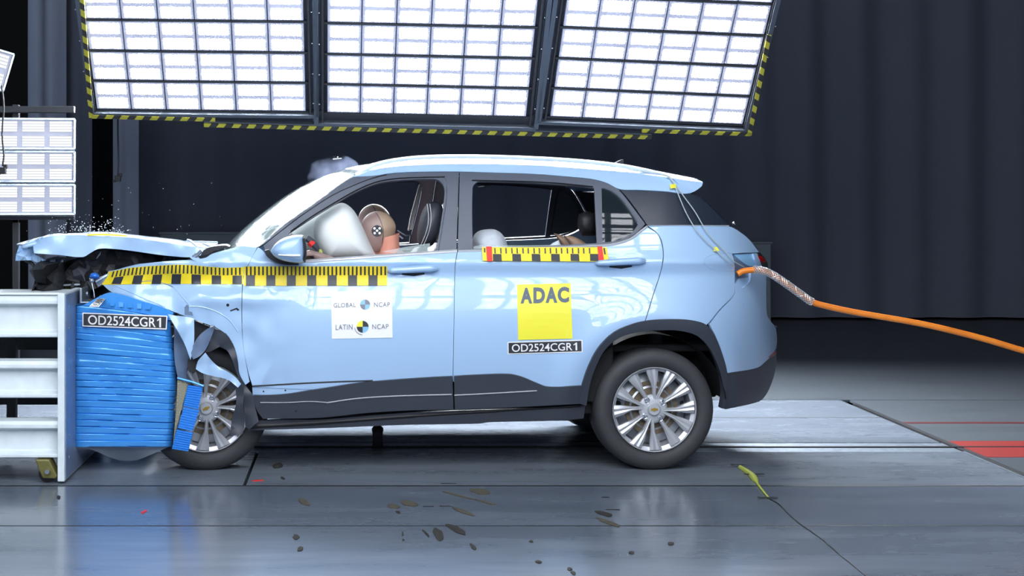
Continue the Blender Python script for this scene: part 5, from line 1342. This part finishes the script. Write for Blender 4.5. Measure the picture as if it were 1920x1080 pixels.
b = MB(); p0, p1, p2, p3 = G(264, 961), G(274, 956), G(276, 959), G(266, 964); b.prism([q+Vector((0, 0, .0006)) for q in (p0, p1, p2, p3)], (0, 0, .002)); tag(b.build('red_marker', 'red', smooth=False), 'tiny red marker chip on the floor in front of the barrier', 'marker')
b = MB(); b.prism([G(473, 901)+Vector((0, 0, .0006)), G(494, 900)+Vector((0, 0, .0006)), G(494, 901.5)+Vector((0, 0, .0006)), G(473, 902.5)+Vector((0, 0, .0006))], (0, 0, .002)); tag(b.build('red_marker', 'red', smooth=False), 'thin red line marker on the floor behind the front wheel', 'marker')
for i, (x0, x1, y) in enumerate(((826, 856, 907), (793, 813, 950), (824, 847, 949.5), (1136, 1162, 956), (1128, 1142, 933))):
    a, c = G(x0, y), G(x1, y); b = MB(); b.box(((a.x+c.x)/2, a.y, .0015), (c.x-a.x, .012, .002)); tag(b.build('black_tape', 'dark', smooth=False), ['black tape strip nearest the car on the floor under the rear door', 'short black tape strip, leftmost on the middle floor plate', 'black tape strip under the door gap beside a tan flake', 'wider black tape strip in front of the rear wheel', 'narrower black tape strip close before the rear wheel'][i], 'tape', 'black tape strips on the floor plates')
# small trolley lug on the rail under the car
b = MB(); p = G(708, 838); b.box((p.x, p.y, .05), (.06, .08, .1)); b.ball((p.x, p.y, .10), (.035, .04, .03)); tag(b.build('rail_shoe', 'dark', bevel=.008), 'black rounded rail shoe on the track under the car', 'rail shoe')

# flying glass and a chip in the air, airbag smoke
mb = MB(); rnd = random.Random(3)
for i in range(200):
    x = rnd.gauss(150, 32); y = 436-abs(rnd.gauss(0, 13)); s = rnd.uniform(.0012, .004)
    if rnd.random() < .35: x = rnd.gauss(205, 14)
    mb.ball(L(x, y, rnd.uniform(.2, 1.2)), (s, s, s*.8), nu=4, nv=2)
for i in range(45):
    mb.ball(L(rnd.uniform(40, 420), rnd.uniform(330, 440), rnd.uniform(.1, 1.2)), rnd.uniform(.001, .0025), nu=4, nv=2)
o = tag(car_parent(mb.build('glass_dust', 'white', smooth=False)), 'fine glass dust flying above the bent bonnet', 'glass dust', kind='stuff')
b = MB(); b.prism([L(624, 297.5, .9), L(640, 296, .9), L(641, 297.3, .9), L(625, 299, .9)], (0, .03, 0)); b.ball(L(633, 294.5, .9), .004, nu=6, nv=4); tag(car_parent(b.build('flying_chip', 'white', smooth=False)), 'small flat chip flying above the windscreen', 'chip')

def smoke_mat():
    m = bpy.data.materials.new('blue_smoke'); m.use_nodes = True; nt = m.node_tree
    for n in list(nt.nodes): nt.nodes.remove(n)
    out = nt.nodes.new('ShaderNodeOutputMaterial'); v = nt.nodes.new('ShaderNodeVolumePrincipled'); tc = nt.nodes.new('ShaderNodeTexCoord'); n = nt.nodes.new('ShaderNodeTexNoise')
    n.inputs['Scale'].default_value = 7; n.inputs['Detail'].default_value = 2; nt.links.new(tc.outputs['Object'], n.inputs['Vector'])
    mr = nt.nodes.new('ShaderNodeMapRange'); mr.inputs['From Min'].default_value = .5; mr.inputs['From Max'].default_value = .75; mr.inputs['To Max'].default_value = 5.0
    nt.links.new(n.outputs['Fac'], mr.inputs['Value']); nt.links.new(mr.outputs['Result'], v.inputs['Density'])
    v.inputs['Color'].default_value = (.55, .65, .95, 1); nt.links.new(v.outputs[0], out.inputs['Volume']); return m
M['smoke'] = smoke_mat()
b = MB()
b.ball(L(628, 330, .95), (.17, .15, .13), nu=20, nv=12)
tag(car_parent(b.build('smoke', 'smoke')), 'thin blue smoke puffs drifting over the top of the windscreen', 'smoke', kind='stuff')
